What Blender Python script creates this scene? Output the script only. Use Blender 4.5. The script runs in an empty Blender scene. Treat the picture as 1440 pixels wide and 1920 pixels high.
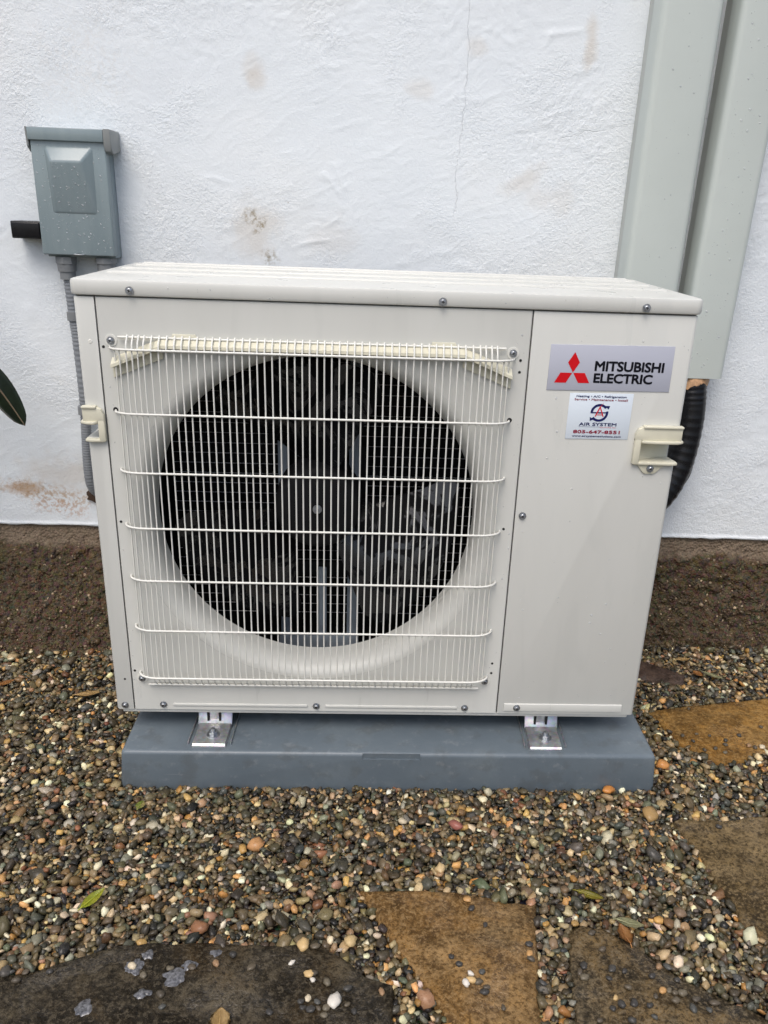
import bpy, bmesh, math, random
import numpy as np
from mathutils import Vector, Matrix, noise as mnoise
from mathutils.geometry import delaunay_2d_cdt

random.seed(7); RNG = np.random.default_rng(11)
S = bpy.context.scene
COL = S.collection
R = math.radians

# ------------------------------------------------------------------ camera
cam_d = bpy.data.cameras.new('camera'); cam = bpy.data.objects.new('camera', cam_d); COL.objects.link(cam)
right = Vector((0.99888868, -0.03128089, 0.03525502)); up = Vector((-0.02130583, 0.36753354, 0.92976619)); fwd = Vector((0.04204131, 0.92948405, -0.36645862))
m = Matrix.Identity(4)
for i in range(3):
    m[i][0] = right[i]; m[i][1] = up[i]; m[i][2] = -fwd[i]
m.translation = (-0.0284, -1.1218, 0.764)
cam.matrix_world = m
cam_d.sensor_fit = 'VERTICAL'; cam_d.sensor_height = 36.0; cam_d.sensor_width = 27.0
cam_d.lens = 36.0 * 1524.76 / 1920.0
cam_d.shift_x = -28.35 / 1920.0; cam_d.shift_y = 31.5 / 1920.0
cam_d.clip_start = 0.02; cam_d.clip_end = 500
S.camera = cam

# ------------------------------------------------------------------ sky and sun (overcast)
SUN_EL, SUN_AZ = R(58), R(200)          # azimuth measured clockwise from +Y
w = bpy.data.worlds.new('World'); S.world = w; w.use_nodes = True
nt = w.node_tree; nt.nodes.clear()
sky = nt.nodes.new('ShaderNodeTexSky'); sky.sky_type = 'NISHITA'; sky.sun_disc = False
sky.sun_elevation = SUN_EL; sky.sun_rotation = SUN_AZ; sky.air_density = 1.0; sky.dust_density = 4.0; sky.ozone_density = 1.0
hs = nt.nodes.new('ShaderNodeHueSaturation'); hs.inputs['Saturation'].default_value = 1.0
bg = nt.nodes.new('ShaderNodeBackground'); bg.inputs['Strength'].default_value = 0.13
wo = nt.nodes.new('ShaderNodeOutputWorld')
nt.links.new(sky.outputs[0], hs.inputs['Color']); nt.links.new(hs.outputs[0], bg.inputs[0]); nt.links.new(bg.outputs[0], wo.inputs[0])
sl = bpy.data.lights.new('sun', 'SUN'); sl.energy = 1.0; sl.angle = R(35); sl.color = (1.0, 0.99, 0.975)
sun = bpy.data.objects.new('sun', sl); COL.objects.link(sun)
sd = Vector((math.sin(SUN_AZ) * math.cos(SUN_EL), math.cos(SUN_AZ) * math.cos(SUN_EL), math.sin(SUN_EL)))
sun.rotation_euler = sd.to_track_quat('Z', 'Y').to_euler(); sun.location = (0, -2, 4)
S.view_settings.view_transform = 'Standard'; S.view_settings.look = 'None'
S.view_settings.exposure = 0.43; S.view_settings.gamma = 1.0; S.view_settings.use_curve_mapping = False
S.cycles.max_bounces = 4; S.cycles.diffuse_bounces = 2; S.cycles.glossy_bounces = 2; S.cycles.transmission_bounces = 4; S.cycles.caustics_reflective = False; S.cycles.caustics_refractive = False

# ------------------------------------------------------------------ materials
def lin(c):
    f = lambda v: v / 12.92 if v <= 0.04045 else ((v + 0.055) / 1.055) ** 2.4
    return tuple(f(v / 255.0) for v in c) + (1.0,)

class NM:
    """small node-material builder"""
    def __init__(self, name):
        self.m = bpy.data.materials.new(name); self.m.use_nodes = True
        self.t = self.m.node_tree; self.n = self.t.nodes
        self.p = self.n['Principled BSDF']
        self._tc = None
    def tc(self, kind='Object'):
        if self._tc is None: self._tc = self.n.new('ShaderNodeTexCoord')
        return self._tc.outputs[kind]
    def add(self, typ, **kw):
        nd = self.n.new('ShaderNode' + typ)
        for k, v in kw.items(): setattr(nd, k, v)
        return nd
    def put(self, sock, v):
        if isinstance(v, bpy.types.NodeSocket): self.t.links.new(v, sock)
        else: sock.default_value = v
    def mapping(self, scale=(1, 1, 1), rot=(0, 0, 0), loc=(0, 0, 0), vec=None):
        mp = self.add('Mapping'); self.put(mp.inputs[0], vec or self.tc())
        mp.inputs['Scale'].default_value = scale; mp.inputs['Rotation'].default_value = rot; mp.inputs['Location'].default_value = loc
        return mp.outputs[0]
    def noise(self, scale, detail=4, rough=0.55, dist=0.0, vec=None):
        nd = self.add('TexNoise'); self.put(nd.inputs['Vector'], vec or self.tc())
        nd.inputs['Scale'].default_value = scale; nd.inputs['Detail'].default_value = detail
        nd.inputs['Roughness'].default_value = rough; nd.inputs['Distortion'].default_value = dist
        return nd.outputs[0]
    def vor(self, scale, vec=None, feature='F1', out=0):
        nd = self.add('TexVoronoi', feature=feature); self.put(nd.inputs['Vector'], vec or self.tc())
        nd.inputs['Scale'].default_value = scale
        return nd.outputs[out]
    def ramp(self, fac, stops):
        nd = self.add('ValToRGB'); self.put(nd.inputs[0], fac)
        e = nd.color_ramp.elements
        e[0].position, e[0].color = stops[0]
        e[1].position, e[1].color = stops[-1]
        for p, c in stops[1:-1]:
            x = e.new(p); x.color = c
        return nd.outputs[0]
    def step(self, fac, a, b):
        nd = self.add('MapRange'); self.put(nd.inputs[0], fac)
        nd.inputs[1].default_value = a; nd.inputs[2].default_value = b; nd.interpolation_type = 'SMOOTHSTEP'
        return nd.outputs[0]
    def rng(self, fac, lo, hi, a=0.0, b=1.0):
        nd = self.add('MapRange'); self.put(nd.inputs[0], fac)
        nd.inputs[1].default_value = a; nd.inputs[2].default_value = b; nd.inputs[3].default_value = lo; nd.inputs[4].default_value = hi
        return nd.outputs[0]
    def mth(self, op, a, b=0.0):
        nd = self.add('Math', operation=op); self.put(nd.inputs[0], a); self.put(nd.inputs[1], b)
        return nd.outputs[0]
    def mix(self, fac, a, b, blend='MIX'):
        nd = self.add('MixRGB', blend_type=blend); self.put(nd.inputs[0], fac); self.put(nd.inputs[1], a); self.put(nd.inputs[2], b)
        return nd.outputs[0]
    def bump(self, h, strength=0.3, dist=0.001, normal=None):
        nd = self.add('Bump'); self.put(nd.inputs['Height'], h)
        nd.inputs['Strength'].default_value = strength; nd.inputs['Distance'].default_value = dist
        if normal: self.put(nd.inputs['Normal'], normal)
        return nd.outputs[0]
    def done(self, base=None, rough=None, metal=None, normal=None, spec=None, coat=None):
        for nm, v in (('Base Color', base), ('Roughness', rough), ('Metallic', metal), ('Normal', normal), ('Specular IOR Level', spec), ('Coat Weight', coat)):
            if v is not None: self.put(self.p.inputs[nm], v)
        return self.m

def rgb(*c): return (c[0], c[1], c[2], 1.0)

def simple(name, c, rough=0.4, metal=0.0, var=0.06, scale=30, bump=0.0, bscale=200, spec=None):
    k = NM(name)
    n = k.noise(scale, 5, 0.6)
    lo = tuple(v * (1 - var) for v in c[:3]) + (1,); hi = tuple(min(1, v * (1 + var)) for v in c[:3]) + (1,)
    colr = k.ramp(n, [(0.3, lo), (0.7, hi)])
    rr = k.rng(k.noise(scale * 2.3, 3), max(0.02, rough - 0.06), rough + 0.06, 0.3, 0.7)
    nb = k.bump(k.noise(bscale, 3), bump, 0.0006) if bump else None
    return k.done(colr, rr, metal, nb, spec)

MAT = {}
def paint_mat():
    k = NM('ivory_paint')
    streak = k.noise(1.0, 5, 0.6, 0.4, k.mapping((9, 9, 2.2)))
    drip = k.step(k.noise(1.0, 3, 0.5, 0.8, k.mapping((26, 26, 5), loc=(3, 1, 2))), 0.52, 0.66)
    c = k.mix(k.rng(streak, 0, 1, 0.35, 0.65), rgb(.604, .606, .562), rgb(.632, .634, .590))
    c = k.mix(k.mth('MULTIPLY', drip, .20), c, rgb(.535, .544, .508))
    r = k.mth('SUBTRACT', k.rng(streak, .34, .46, .3, .7), k.mth('MULTIPLY', drip, .12))
    return k.done(c, r, 0.0, k.bump(k.noise(420, 2), .05, .0004))
MAT['paint'] = paint_mat()
MAT['wire'] = simple('ivory_wire_coating', rgb(.73, .725, .665), .36, var=.03)
MAT['cream'] = simple('cream_plastic', rgb(.66, .635, .50), .33, var=.03, scale=60)
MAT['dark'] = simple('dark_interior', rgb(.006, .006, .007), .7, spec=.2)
MAT['gap'] = simple('inner_sheet_metal', rgb(.06, .06, .06), .6)
MAT['hole'] = simple('hole_black', rgb(.01, .01, .01), .8)
MAT['steel'] = simple('zinc_screw', rgb(.42, .44, .46), .32, .9, var=.25, scale=300)
def fan_mat():
    k = NM('fan_black_plastic'); n = k.step(k.noise(17, 5, .65, 1.2), .49, .54)
    return k.done(rgb(.005, .0052, .006), k.rng(n, .5, .26), 0, k.bump(k.noise(60, 2), .1, .002), k.rng(n, .05, .75))
MAT['fan'] = fan_mat()
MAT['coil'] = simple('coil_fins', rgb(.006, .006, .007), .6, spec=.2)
MAT['coilwire'] = simple('coil_tube_metal', rgb(.60, .60, .60), .4, .3)
MAT['bracket'] = simple('bracket_zinc', rgb(.30, .35, .40), .5, .1, var=.15)
MAT['plate'] = simple('silver_plate', rgb(.47, .485, .555), .5, 0.0, var=.015, spec=.3)
MAT['sticker'] = simple('white_sticker', rgb(.70, .77, .83), .4, var=.015, spec=.3)
MAT['ink_black'] = simple('ink_black', rgb(.006, .006, .010), .6, spec=.15)
MAT['ink_red'] = simple('ink_red', rgb(.62, .008, .014), .6, spec=.15)
MAT['ink_wine'] = simple('ink_wine', rgb(.26, .015, .04), .6, spec=.15)
MAT['ink_navy'] = simple('ink_navy', rgb(.012, .016, .10), .6, spec=.15)
MAT['black_plastic'] = simple('black_plastic', rgb(.006, .006, .007), .3, var=.2, spec=.3)
MAT['duct'] = simple('duct_pvc', rgb(.528, .572, .535), .38, var=.025, scale=8)
MAT['ductdark'] = simple('duct_base_pvc', rgb(.47, .49, .455), .45, var=.03, scale=8)
MAT['fitting'] = simple('grey_fitting', rgb(.20, .21, .215), .45, var=.1)
MAT['flex'] = simple('grey_flex_conduit', rgb(.22, .235, .25), .42, var=.1)
MAT['copperfoam'] = simple('torn_tan_insulation', rgb(.50, .30, .16), .55, var=.4, scale=120, bump=.6)
MAT['brownfoam'] = simple('brown_foam', rgb(.06, .035, .02), .8, var=.4, scale=120, bump=.8)
MAT['white_ring'] = simple('bare_metal_loop', rgb(.62, .64, .64), .35, .6)

def galv():
    k = NM('galvanised_steel')
    v = k.vor(240, feature='F1', out=1); n = k.noise(90, 4)
    c = k.mix(.25, k.ramp(n, [(.3, rgb(.46, .47, .48)), (.7, rgb(.66, .67, .68))]), v, 'SOFT_LIGHT')
    return k.done(c, k.rng(n, .28, .5), .85, k.bump(n, .15, .0006))
MAT['galv'] = galv()

def water():
    m_ = bpy.data.materials.new('water_drop'); m_.use_nodes = True; t_ = m_.node_tree; t_.nodes.remove(t_.nodes['Principled BSDF'])
    fr = t_.nodes.new('ShaderNodeFresnel'); fr.inputs[0].default_value = 1.33
    tr = t_.nodes.new('ShaderNodeBsdfTransparent')
    dd = t_.nodes.new('ShaderNodeBsdfDiffuse'); dd.inputs[0].default_value = (.85, .88, .90, 1)  # white diffuse share stands in for sky light refracted by the drops
    m1 = t_.nodes.new('ShaderNodeMixShader'); m1.inputs[0].default_value = .27; t_.links.new(tr.outputs[0], m1.inputs[1]); t_.links.new(dd.outputs[0], m1.inputs[2])
    half = t_.nodes.new('ShaderNodeMath'); half.operation = 'MULTIPLY'; half.inputs[1].default_value = .25; t_.links.new(fr.outputs[0], half.inputs[0])
    gl = t_.nodes.new('ShaderNodeBsdfGlossy'); gl.inputs['Roughness'].default_value = .05
    mx = t_.nodes.new('ShaderNodeMixShader'); t_.links.new(half.outputs[0], mx.inputs[0]); t_.links.new(m1.outputs[0], mx.inputs[1]); t_.links.new(gl.outputs[0], mx.inputs[2])
    t_.links.new(mx.outputs[0], t_.nodes['Material Output'].inputs[0]); return m_
MAT['water'] = water()

def box_paint():
    k = NM('grey_box_enamel')
    n = k.noise(14, 5); st = k.noise(1, 4, .6, 0, k.mapping((60, 60, 6)))
    c = k.mix(k.rng(st, 0, 1, .35, .7), rgb(.215, .270, .285), rgb(.245, .300, .312))
    c = k.mix(k.mth('MULTIPLY', k.step(n, .55, .7), .2), c, rgb(.19, .21, .20))
    return k.done(c, k.rng(n, .16, .30), 0.0, k.bump(k.noise(500, 2), .05, .0004))
MAT['box'] = box_paint()
MAT['boxcap'] = simple('grey_box_side_cap', rgb(.25, .265, .26), .4, var=.05)

def pad_mat():
    k = NM('pad_plastic')
    n = k.noise(7, 6, .65); g = k.noise(380, 2); b = k.noise(26, 4, .6)
    c = k.ramp(n, [(.3, rgb(.095, .120, .140)), (.55, rgb(.120, .148, .168)), (.75, rgb(.165, .195, .208))])
    c = k.mix(k.mth('MULTIPLY', k.step(b, .50, .66), .45), c, rgb(.085, .095, .098))
    c = k.mix(k.mth('MULTIPLY', k.step(k.noise(55, 4, .7), .56, .70), .35), c, rgb(.22, .24, .25))
    scuff = k.step(k.noise(1, 3, .6, .3, k.mapping((18, 300, 300), rot=(0, .35, .2))), .68, .74)
    c = k.mix(k.mth('MULTIPLY', scuff, .25), c, rgb(.24, .26, .28))
    return k.done(c, k.rng(b, .24, .5), 0, k.bump(g, .18, .0006))
MAT['pad'] = pad_mat()

def wall_mat():
    k = NM('white_stucco')
    P = k.tc('Object')
    sep = k.add('SeparateXYZ'); k.put(sep.inputs[0], P)
    X, Z = sep.outputs[0], sep.outputs[2]
    # colour: white paint with faint patches
    patch = k.noise(2.6, 3, .6)
    c = k.ramp(patch, [(.3, rgb(.750, .798, .826)), (.5, rgb(.772, .814, .834)), (.7, rgb(.798, .824, .822))])
    grime = k.step(k.noise(5.5, 4, .7, .5), .60, .80)
    c = k.mix(k.mth('MULTIPLY', grime, .18), c, rgb(.62, .59, .52))
    warp = k.noise(16, 3, .6)
    wz = k.mth('SUBTRACT', warp, .5)
    grain = k.noise(120, 3, .7)
    def ell(cx, cz, rx, rz, rot=0.0, wob=.9):
        mp = k.add('Mapping'); mp.vector_type = 'TEXTURE'
        k.put(mp.inputs[0], P)
        mp.inputs['Location'].default_value = (cx, 0, cz); mp.inputs['Rotation'].default_value = (0, rot, 0); mp.inputs['Scale'].default_value = (rx, 1000, rz)
        ln = k.add('VectorMath', operation='LENGTH'); k.put(ln.inputs[0], mp.outputs[0])
        d = k.mth('ADD', ln.outputs['Value'], k.mth('MULTIPLY', wz, wob * 2.2))
        return k.mth('SUBTRACT', 1.0, k.step(d, .25, 1.15))
    def stain_shade(cin, mask, colr, amt, speck=False):
        f = k.mth('MULTIPLY', mask, amt)
        if speck: f = k.mth('MULTIPLY', f, k.step(grain, .42, .62))
        return k.mix(f, cin, colr)
    tan = rgb(.56, .46, .34); olive = rgb(.24, .20, .12)
    for (cx, cz, rx, rz, ro, col_, amt, sp) in [
        (-.246, .985, .020, .030, 0, tan, .20, False), (-.238, .965, .018, .022, .3, tan, .28, False), (.250, .822, .060, .020, -.6, tan, .26, False), (.30, .79, .06, .03, 0, tan, .16, False),
        (.349, 1.045, .014, .050, 0, tan, .42, False), (.150, 1.03, .02, .02, 0, tan, .22, False), (.05, .96, .03, .02, 0, tan, .2, False),
        (-.250, .742, .016, .018, 0, olive, .85, True), (-.236, .722, .024, .010, -.9, olive, .95, True), (-.219, .668, .022, .026, 0, olive, .75, True),
        (-.240, .71, .05, .07, 0, tan, .30, False), (-.70, .195, .15, .030, .15, rgb(.46, .30, .17), .75, True), (-.735, .200, .06, .018, 0, rgb(.42, .25, .12), .7, False),
        (-.66, .155, .06, .022, .25, rgb(.48, .27, .15), .65, True), (-.645, .225, .13, .05, 0, tan, .35, False), (-.10, .70, .05, .05, 0, tan, .16, False),
        (-.53, .99, .10, .14, .4, tan, .12, True), (.62, .30, .10, .16, 0, rgb(.5, .52, .55), .18, False)]:  # last entry paints the blue-grey shade low on the right wall
        c = stain_shade(c, ell(cx, cz, rx, rz, ro), col_, amt, sp)
    # hairline cracks
    wob = k.mth('MULTIPLY', k.mth('SUBTRACT', k.noise(9, 5, .65), .5), .05)
    cr1 = k.mth('ABSOLUTE', k.mth('SUBTRACT', k.mth('ADD', X, wob), .1290))
    cr1 = k.mth('SUBTRACT', 1.0, k.step(cr1, .0002, .0008))
    cr1 = k.mth('MULTIPLY', cr1, k.step(Z, .74, .78))
    cr2 = k.mth('ABSOLUTE', k.mth('SUBTRACT', k.mth('ADD', Z, wob), k.mth('ADD', .855, k.mth('MULTIPLY', X, .14))))
    cr2 = k.mth('SUBTRACT', 1.0, k.step(cr2, .0003, .0010)); cr2 = k.mth('MULTIPLY', cr2, k.step(X, .27, .33))
    crk = k.mth('MAXIMUM', cr1, cr2)
    c = k.mix(k.mth('MULTIPLY', crk, k.rng(k.noise(30, 2), .0, .20, .35, .6)), c, rgb(.34, .33, .32))
    # dirt specks
    v = k.vor(22, feature='F1', out=0)
    c = k.mix(k.mth('MULTIPLY', k.mth('MULTIPLY', k.mth('SUBTRACT', 1.0, k.step(v, .02, .045)), k.step(patch, .52, .60)), .5), c, rgb(.25, .22, .18))
    rm = k.step(k.noise(5.0, 2, .6, .5), .40, .62)
    h = k.mth('MULTIPLY', k.noise(190, 3, .7, .4), k.rng(rm, .35, 1.25))
    h = k.mth('SUBTRACT', h, k.mth('MULTIPLY', crk, .35))
    return k.done(c, .62, 0, k.bump(h, .75, .0024), .3)
MAT['wall'] = wall_mat()

def found_mat():
    k = NM('footing_concrete')
    P = k.tc('Object'); sep = k.add('SeparateXYZ'); k.put(sep.inputs[0], P)
    n = k.noise(60, 6, .7); b = k.noise(5, 4); v = k.vor(170, out=1); vd = k.vor(170, out=0)
    c = k.ramp(n, [(.3, rgb(.022, .014, .006)), (.5, rgb(.072, .047, .023)), (.7, rgb(.150, .104, .056))])
    c = k.mix(.22, c, k.mix(1.0, v, rgb(.16, .13, .10), 'MULTIPLY'))
    peb = k.mth('MULTIPLY', k.mth('SUBTRACT', 1., k.step(k.vor(75), .16, .26)), k.step(k.noise(20, 2), .52, .6))
    c = k.mix(k.mth('MULTIPLY', peb, .75), c, rgb(.36, .28, .19))
    c = k.mix(k.mth('MULTIPLY', k.step(b, .5, .7), .3), c, rgb(.10, .08, .04))
    zz = k.mth('ADD', sep.outputs[2], k.mth('MULTIPLY', k.mth('SUBTRACT', k.noise(14, 5), .5), .06))
    c = k.mix(k.mth('MULTIPLY', k.step(zz, .070, .085), .8), c, k.ramp(n, [(.3, rgb(.17, .125, .085)), (.7, rgb(.27, .21, .15))]))
    return k.done(c, k.rng(n, .4, .85), 0, k.bump(k.mth('ADD', n, k.mth('MULTIPLY', vd, -.8)), .9, .007), .25)
MAT['footing'] = found_mat()

def gravel_mat(attr=True):
    k = NM('wet_gravel' if attr else 'wet_pebble')
    if attr:
        a = k.add('Attribute', attribute_name='Col'); base = a.outputs['Color']
    else:
        oi = k.add('ObjectInfo'); base = oi.outputs['Color']
    n = k.noise(170, 5, .65); n2 = k.noise(520, 3, .6)
    c = k.mix(1.0, base, k.ramp(n, [(.28, rgb(.62, .60, .58)), (.5, rgb(1, 1, 1)), (.75, rgb(1.0, .93, .84))]), 'MULTIPLY')
    c = k.mix(k.mth('MULTIPLY', k.step(n2, .60, .68), .35), c, k.mix(.5, base, rgb(.45, .4, .33)))
    return k.done(c, k.rng(n, .16, .42, .3, .7), 0, k.bump(n2, .12, .0006), .30)
MAT['gravel'] = gravel_mat(True); MAT['pebble'] = gravel_mat(False)

def soil_mat():
    k = NM('ground_soil')
    v = k.vor(90, out=1); d = k.vor(90, out=0); n = k.noise(9, 5)
    c = k.mix(.5, k.ramp(n, [(.3, rgb(.035, .03, .024)), (.7, rgb(.085, .072, .055))]), k.mix(1.0, v, rgb(.22, .19, .15), 'MULTIPLY'))
    return k.done(c, .5, 0, k.bump(d, .9, -.006))
MAT['soil'] = soil_mat()

def stone_mat(name, dark, mid, light, accent, acc_amt=.5, rough=(.22, .5)):
    k = NM(name)
    a = k.noise(8, 5, .72, .6); b = k.noise(38, 5, .75); f = k.noise(190, 3, .75)
    c = k.ramp(a, [(.3, dark), (.5, mid), (.72, light)])
    c = k.mix(k.mth('MULTIPLY', k.step(k.noise(4, 5, .7, .8, k.mapping(loc=(5, 2, 1))), .48, .62), acc_amt), c, accent)
    c = k.mix(.9, c, k.ramp(b, [(.36, rgb(.20, .19, .17)), (.5, rgb(.5, .5, .5)), (.64, rgb(.78, .76, .70))]), 'OVERLAY')
    c = k.mix(k.mth('MULTIPLY', k.step(f, .52, .60), .60), c, light)
    c = k.mix(k.mth('MULTIPLY', k.mth('SUBTRACT', 1., k.step(f, .40, .47)), .70), c, dark)
    h = k.mth('ADD', k.mth('MULTIPLY', b, 1.0), k.mth('MULTIPLY', f, .35))
    wet = k.step(k.noise(11, 3, .6, .5, k.mapping(loc=(2, 8, 1))), .50, .60)
    rr = k.mth('SUBTRACT', k.rng(b, rough[0] + .1, rough[1] + .1, .35, .65), k.mth('MULTIPLY', wet, .22))
    return k.done(c, rr, 0, k.bump(h, 1.0, .005), k.rng(wet, .14, .40))
MAT['stoneA'] = stone_mat('flagstone_dark', rgb(.010, .0078, .0045), rgb(.027, .021, .013), rgb(.095, .077, .050), rgb(.062, .038, .014), .45, (.14, .4))
MAT['stoneB'] = stone_mat('flagstone_rust', rgb(.066, .034, .010), rgb(.162, .090, .030), rgb(.29, .185, .082), rgb(.125, .096, .056), .5)
MAT['stoneC'] = stone_mat('flagstone_grey', rgb(.016, .012, .007), rgb(.050, .038, .022), rgb(.18, .138, .082), rgb(.18, .118, .050), .6, (.16, .4))
MAT['stoneD'] = stone_mat('flagstone_olive', rgb(.024, .016, .007), rgb(.092, .062, .026), rgb(.21, .150, .076), rgb(.21, .102, .026), .55)
MAT['stoneE'] = stone_mat('flagstone_ochre', rgb(.12, .058, .013), rgb(.225, .118, .028), rgb(.31, .190, .068), rgb(.12, .075, .03), .4, (.2, .45))
MAT['stoneF'] = stone_mat('flagstone_brown', rgb(.045, .028, .020), rgb(.065, .042, .031), rgb(.085, .058, .044), rgb(.05, .035, .028), .3, (.3, .5))

def leaf_mat(name, c1, c2, rough=.35):
    k = NM(name)
    n = k.noise(60, 4, .6); c = k.mix(k.rng(n, 0, 1, .35, .65), c1, c2)
    return k.done(c, rough, 0, k.bump(k.noise(200, 3), .3, .0008))
MAT['leaf_dark'] = leaf_mat('rubber_leaf', rgb(.008, .016, .006), rgb(.014, .028, .010), .28)
MAT['leaf_rib'] = leaf_mat('leaf_midrib', rgb(.16, .12, .07), rgb(.20, .15, .10))
MAT['leaf_lime'] = leaf_mat('lime_leaf', rgb(.30, .36, .02), rgb(.42, .40, .03))
MAT['leaf_spot'] = leaf_mat('spotted_leaf', rgb(.16, .26, .02), rgb(.46, .36, .14))
MAT['leaf_olive'] = leaf_mat('olive_leaf', rgb(.22, .20, .02), rgb(.30, .24, .03))
MAT['leaf_sage'] = leaf_mat('sage_leaf', rgb(.28, .28, .14), rgb(.38, .36, .20))
MAT['leaf_rust'] = leaf_mat('rust_leaf', rgb(.30, .12, .03), rgb(.48, .24, .08))
MAT['leaf_tan'] = leaf_mat('tan_leaf', rgb(.44, .28, .10), rgb(.58, .40, .18))
MAT['foam'] = simple('foamy_water', rgb(.11, .11, .115), .10, var=.8, scale=260, bump=.8)

# ------------------------------------------------------------------ mesh helpers
def to_obj(name, bm, mat, parent=None, smooth=38.0):
    me = bpy.data.meshes.new(name)
    bmesh.ops.recalc_face_normals(bm, faces=bm.faces[:]) if smooth is not False else None
    bm.to_mesh(me); bm.free()
    for p in me.polygons: p.use_smooth = True
    if smooth: me.set_sharp_from_angle(angle=R(smooth))
    mats = mat if isinstance(mat, (list, tuple)) else [mat]
    for q in mats: me.materials.append(MAT[q])
    o = bpy.data.objects.new(name, me); COL.objects.link(o)
    if parent is not None: adopt(o, parent)
    return o

def adopt(o, parent):
    o.parent = parent
    o.matrix_parent_inverse = Matrix.Translation(-parent.location)   # every thing and part keeps its location in world units

def inst(name, me, parent, loc, rot=(0, 0, 0), scale=(1, 1, 1)):
    o = bpy.data.objects.new(name, me); COL.objects.link(o)
    if parent is not None: adopt(o, parent)
    o.location = loc; o.rotation_euler = rot; o.scale = scale
    return o

def tag(o, label=None, cat=None, group=None, kind=None):
    if label: o['label'] = label
    if cat: o['category'] = cat
    if group: o['group'] = group
    if kind: o['kind'] = kind
    return o

def empty(name, loc, label, cat, group=None):
    o = bpy.data.objects.new(name, None); COL.objects.link(o); o.location = loc; o.empty_display_size = .05
    return tag(o, label, cat, group)

def rbox(bm, x0, x1, y0, y1, z0, z1, r=0.0, seg=2, mi=0):
    mtx = Matrix.Translation(((x0 + x1) / 2, (y0 + y1) / 2, (z0 + z1) / 2)) @ Matrix.Diagonal((x1 - x0, y1 - y0, z1 - z0, 1))
    g = bmesh.ops.create_cube(bm, size=1.0, matrix=mtx)
    vs = g['verts']
    for f in {f for v in vs for f in v.link_faces}: f.material_index = mi
    if r > 0:
        es = list({e for v in vs for e in v.link_edges})
        bmesh.ops.bevel(bm, geom=es, offset=r, segments=seg, profile=0.5, affect='EDGES', clamp_overlap=True)
    return vs

def vertical_round(bm, x0, x1, y0, y1, z0, z1, rc, re, sides=('fl', 'fr', 'bl', 'br'), n=6):
    """box whose vertical edges are rounded by rc and whose rims are eased by re"""
    pts = []
    for tag_, cx, cy, a0 in (('fl', x0, y0, 180), ('fr', x1, y0, 270), ('br', x1, y1, 0), ('bl', x0, y1, 90)):
        if tag_ in sides:
            ox = cx + (rc if cx == x0 else -rc); oy = cy + (rc if cy == y0 else -rc)
            for i in range(n + 1):
                a = R(a0 + 90 * i / n); pts.append((ox + rc * math.cos(a), oy + rc * math.sin(a)))
        else: pts.append((cx, cy))
    prism(bm, [(p[0], p[1], z0) for p in pts], (0, 0, z1 - z0), re)

def prism(bm, loop, ext, bevel=0.0, seg=2, mi=0):
    ext = Vector(ext)
    a = [bm.verts.new(p) for p in loop]; b = [bm.verts.new(Vector(p) + ext) for p in loop]
    fs = [bm.faces.new(a), bm.faces.new(b[::-1])]
    n = len(loop)
    for i in range(n): fs.append(bm.faces.new((a[i], b[i], b[(i + 1) % n], a[(i + 1) % n])))
    for f in fs: f.material_index = mi
    bmesh.ops.recalc_face_normals(bm, faces=fs)
    if bevel > 0:
        es = list(set(fs[0].edges) | set(fs[1].edges))
        bmesh.ops.bevel(bm, geom=es, offset=bevel, segments=seg, profile=.5, affect='EDGES', clamp_overlap=True)

def tube(bm, pts, r, n=8, caps=True, mi=0):
    pts = [Vector(p) for p in pts]; rs = r if isinstance(r, (list, tuple)) else [r] * len(pts)
    rings = []; prev = None
    for i, p in enumerate(pts):
        t = (pts[min(i + 1, len(pts) - 1)] - pts[max(i - 1, 0)]).normalized()
        if prev is None:
            nrm = t.orthogonal().normalized()
        else:
            nrm = (prev - t * prev.dot(t)).normalized()
        prev = nrm; bi = t.cross(nrm)
        rings.append([bm.verts.new(p + rs[i] * (nrm * math.cos(2 * math.pi * k / n) + bi * math.sin(2 * math.pi * k / n))) for k in range(n)])
    for i in range(len(rings) - 1):
        for k in range(n):
            f = bm.faces.new((rings[i][k], rings[i][(k + 1) % n], rings[i + 1][(k + 1) % n], rings[i + 1][k])); f.material_index = mi
    if caps:
        bm.faces.new(rings[0][::-1]).material_index = mi; bm.faces.new(rings[-1]).material_index = mi

def cyl(bm, c, axis, r, h, n=20, r2=None, mi=0):
    axis = Vector(axis).normalized(); c = Vector(c)
    tube(bm, [c, c + axis * h], [r, r if r2 is None else r2], n, True, mi)

def smooth_path(pts, sub=6):
    pts = [Vector(p) for p in pts]; out = []
    for i in range(len(pts) - 1):
        p0 = pts[max(i - 1, 0)]; p1 = pts[i]; p2 = pts[i + 1]; p3 = pts[min(i + 2, len(pts) - 1)]
        for s in range(sub):
            t = s / sub
            out.append(.5 * ((2 * p1) + (p2 - p0) * t + (2 * p0 - 5 * p1 + 4 * p2 - p3) * t * t + (3 * p1 - p0 - 3 * p2 + p3) * t ** 3))
    out.append(pts[-1]); return out

def cut(o, *boxes):
    bm = bmesh.new()
    for b in boxes: rbox(bm, *b)
    me = bpy.data.meshes.new('c'); bm.to_mesh(me); bm.free()
    c = bpy.data.objects.new('c', me); COL.objects.link(c)
    md = o.modifiers.new('b', 'BOOLEAN'); md.operation = 'DIFFERENCE'; md.object = c; md.solver = 'EXACT'
    dg = bpy.context.evaluated_depsgraph_get()
    new = bpy.data.meshes.new_from_object(o.evaluated_get(dg))
    o.modifiers.clear(); o.data = new
    bpy.data.objects.remove(c)
    for p in new.polygons: p.use_smooth = True
    new.set_sharp_from_angle(angle=R(35))

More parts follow.
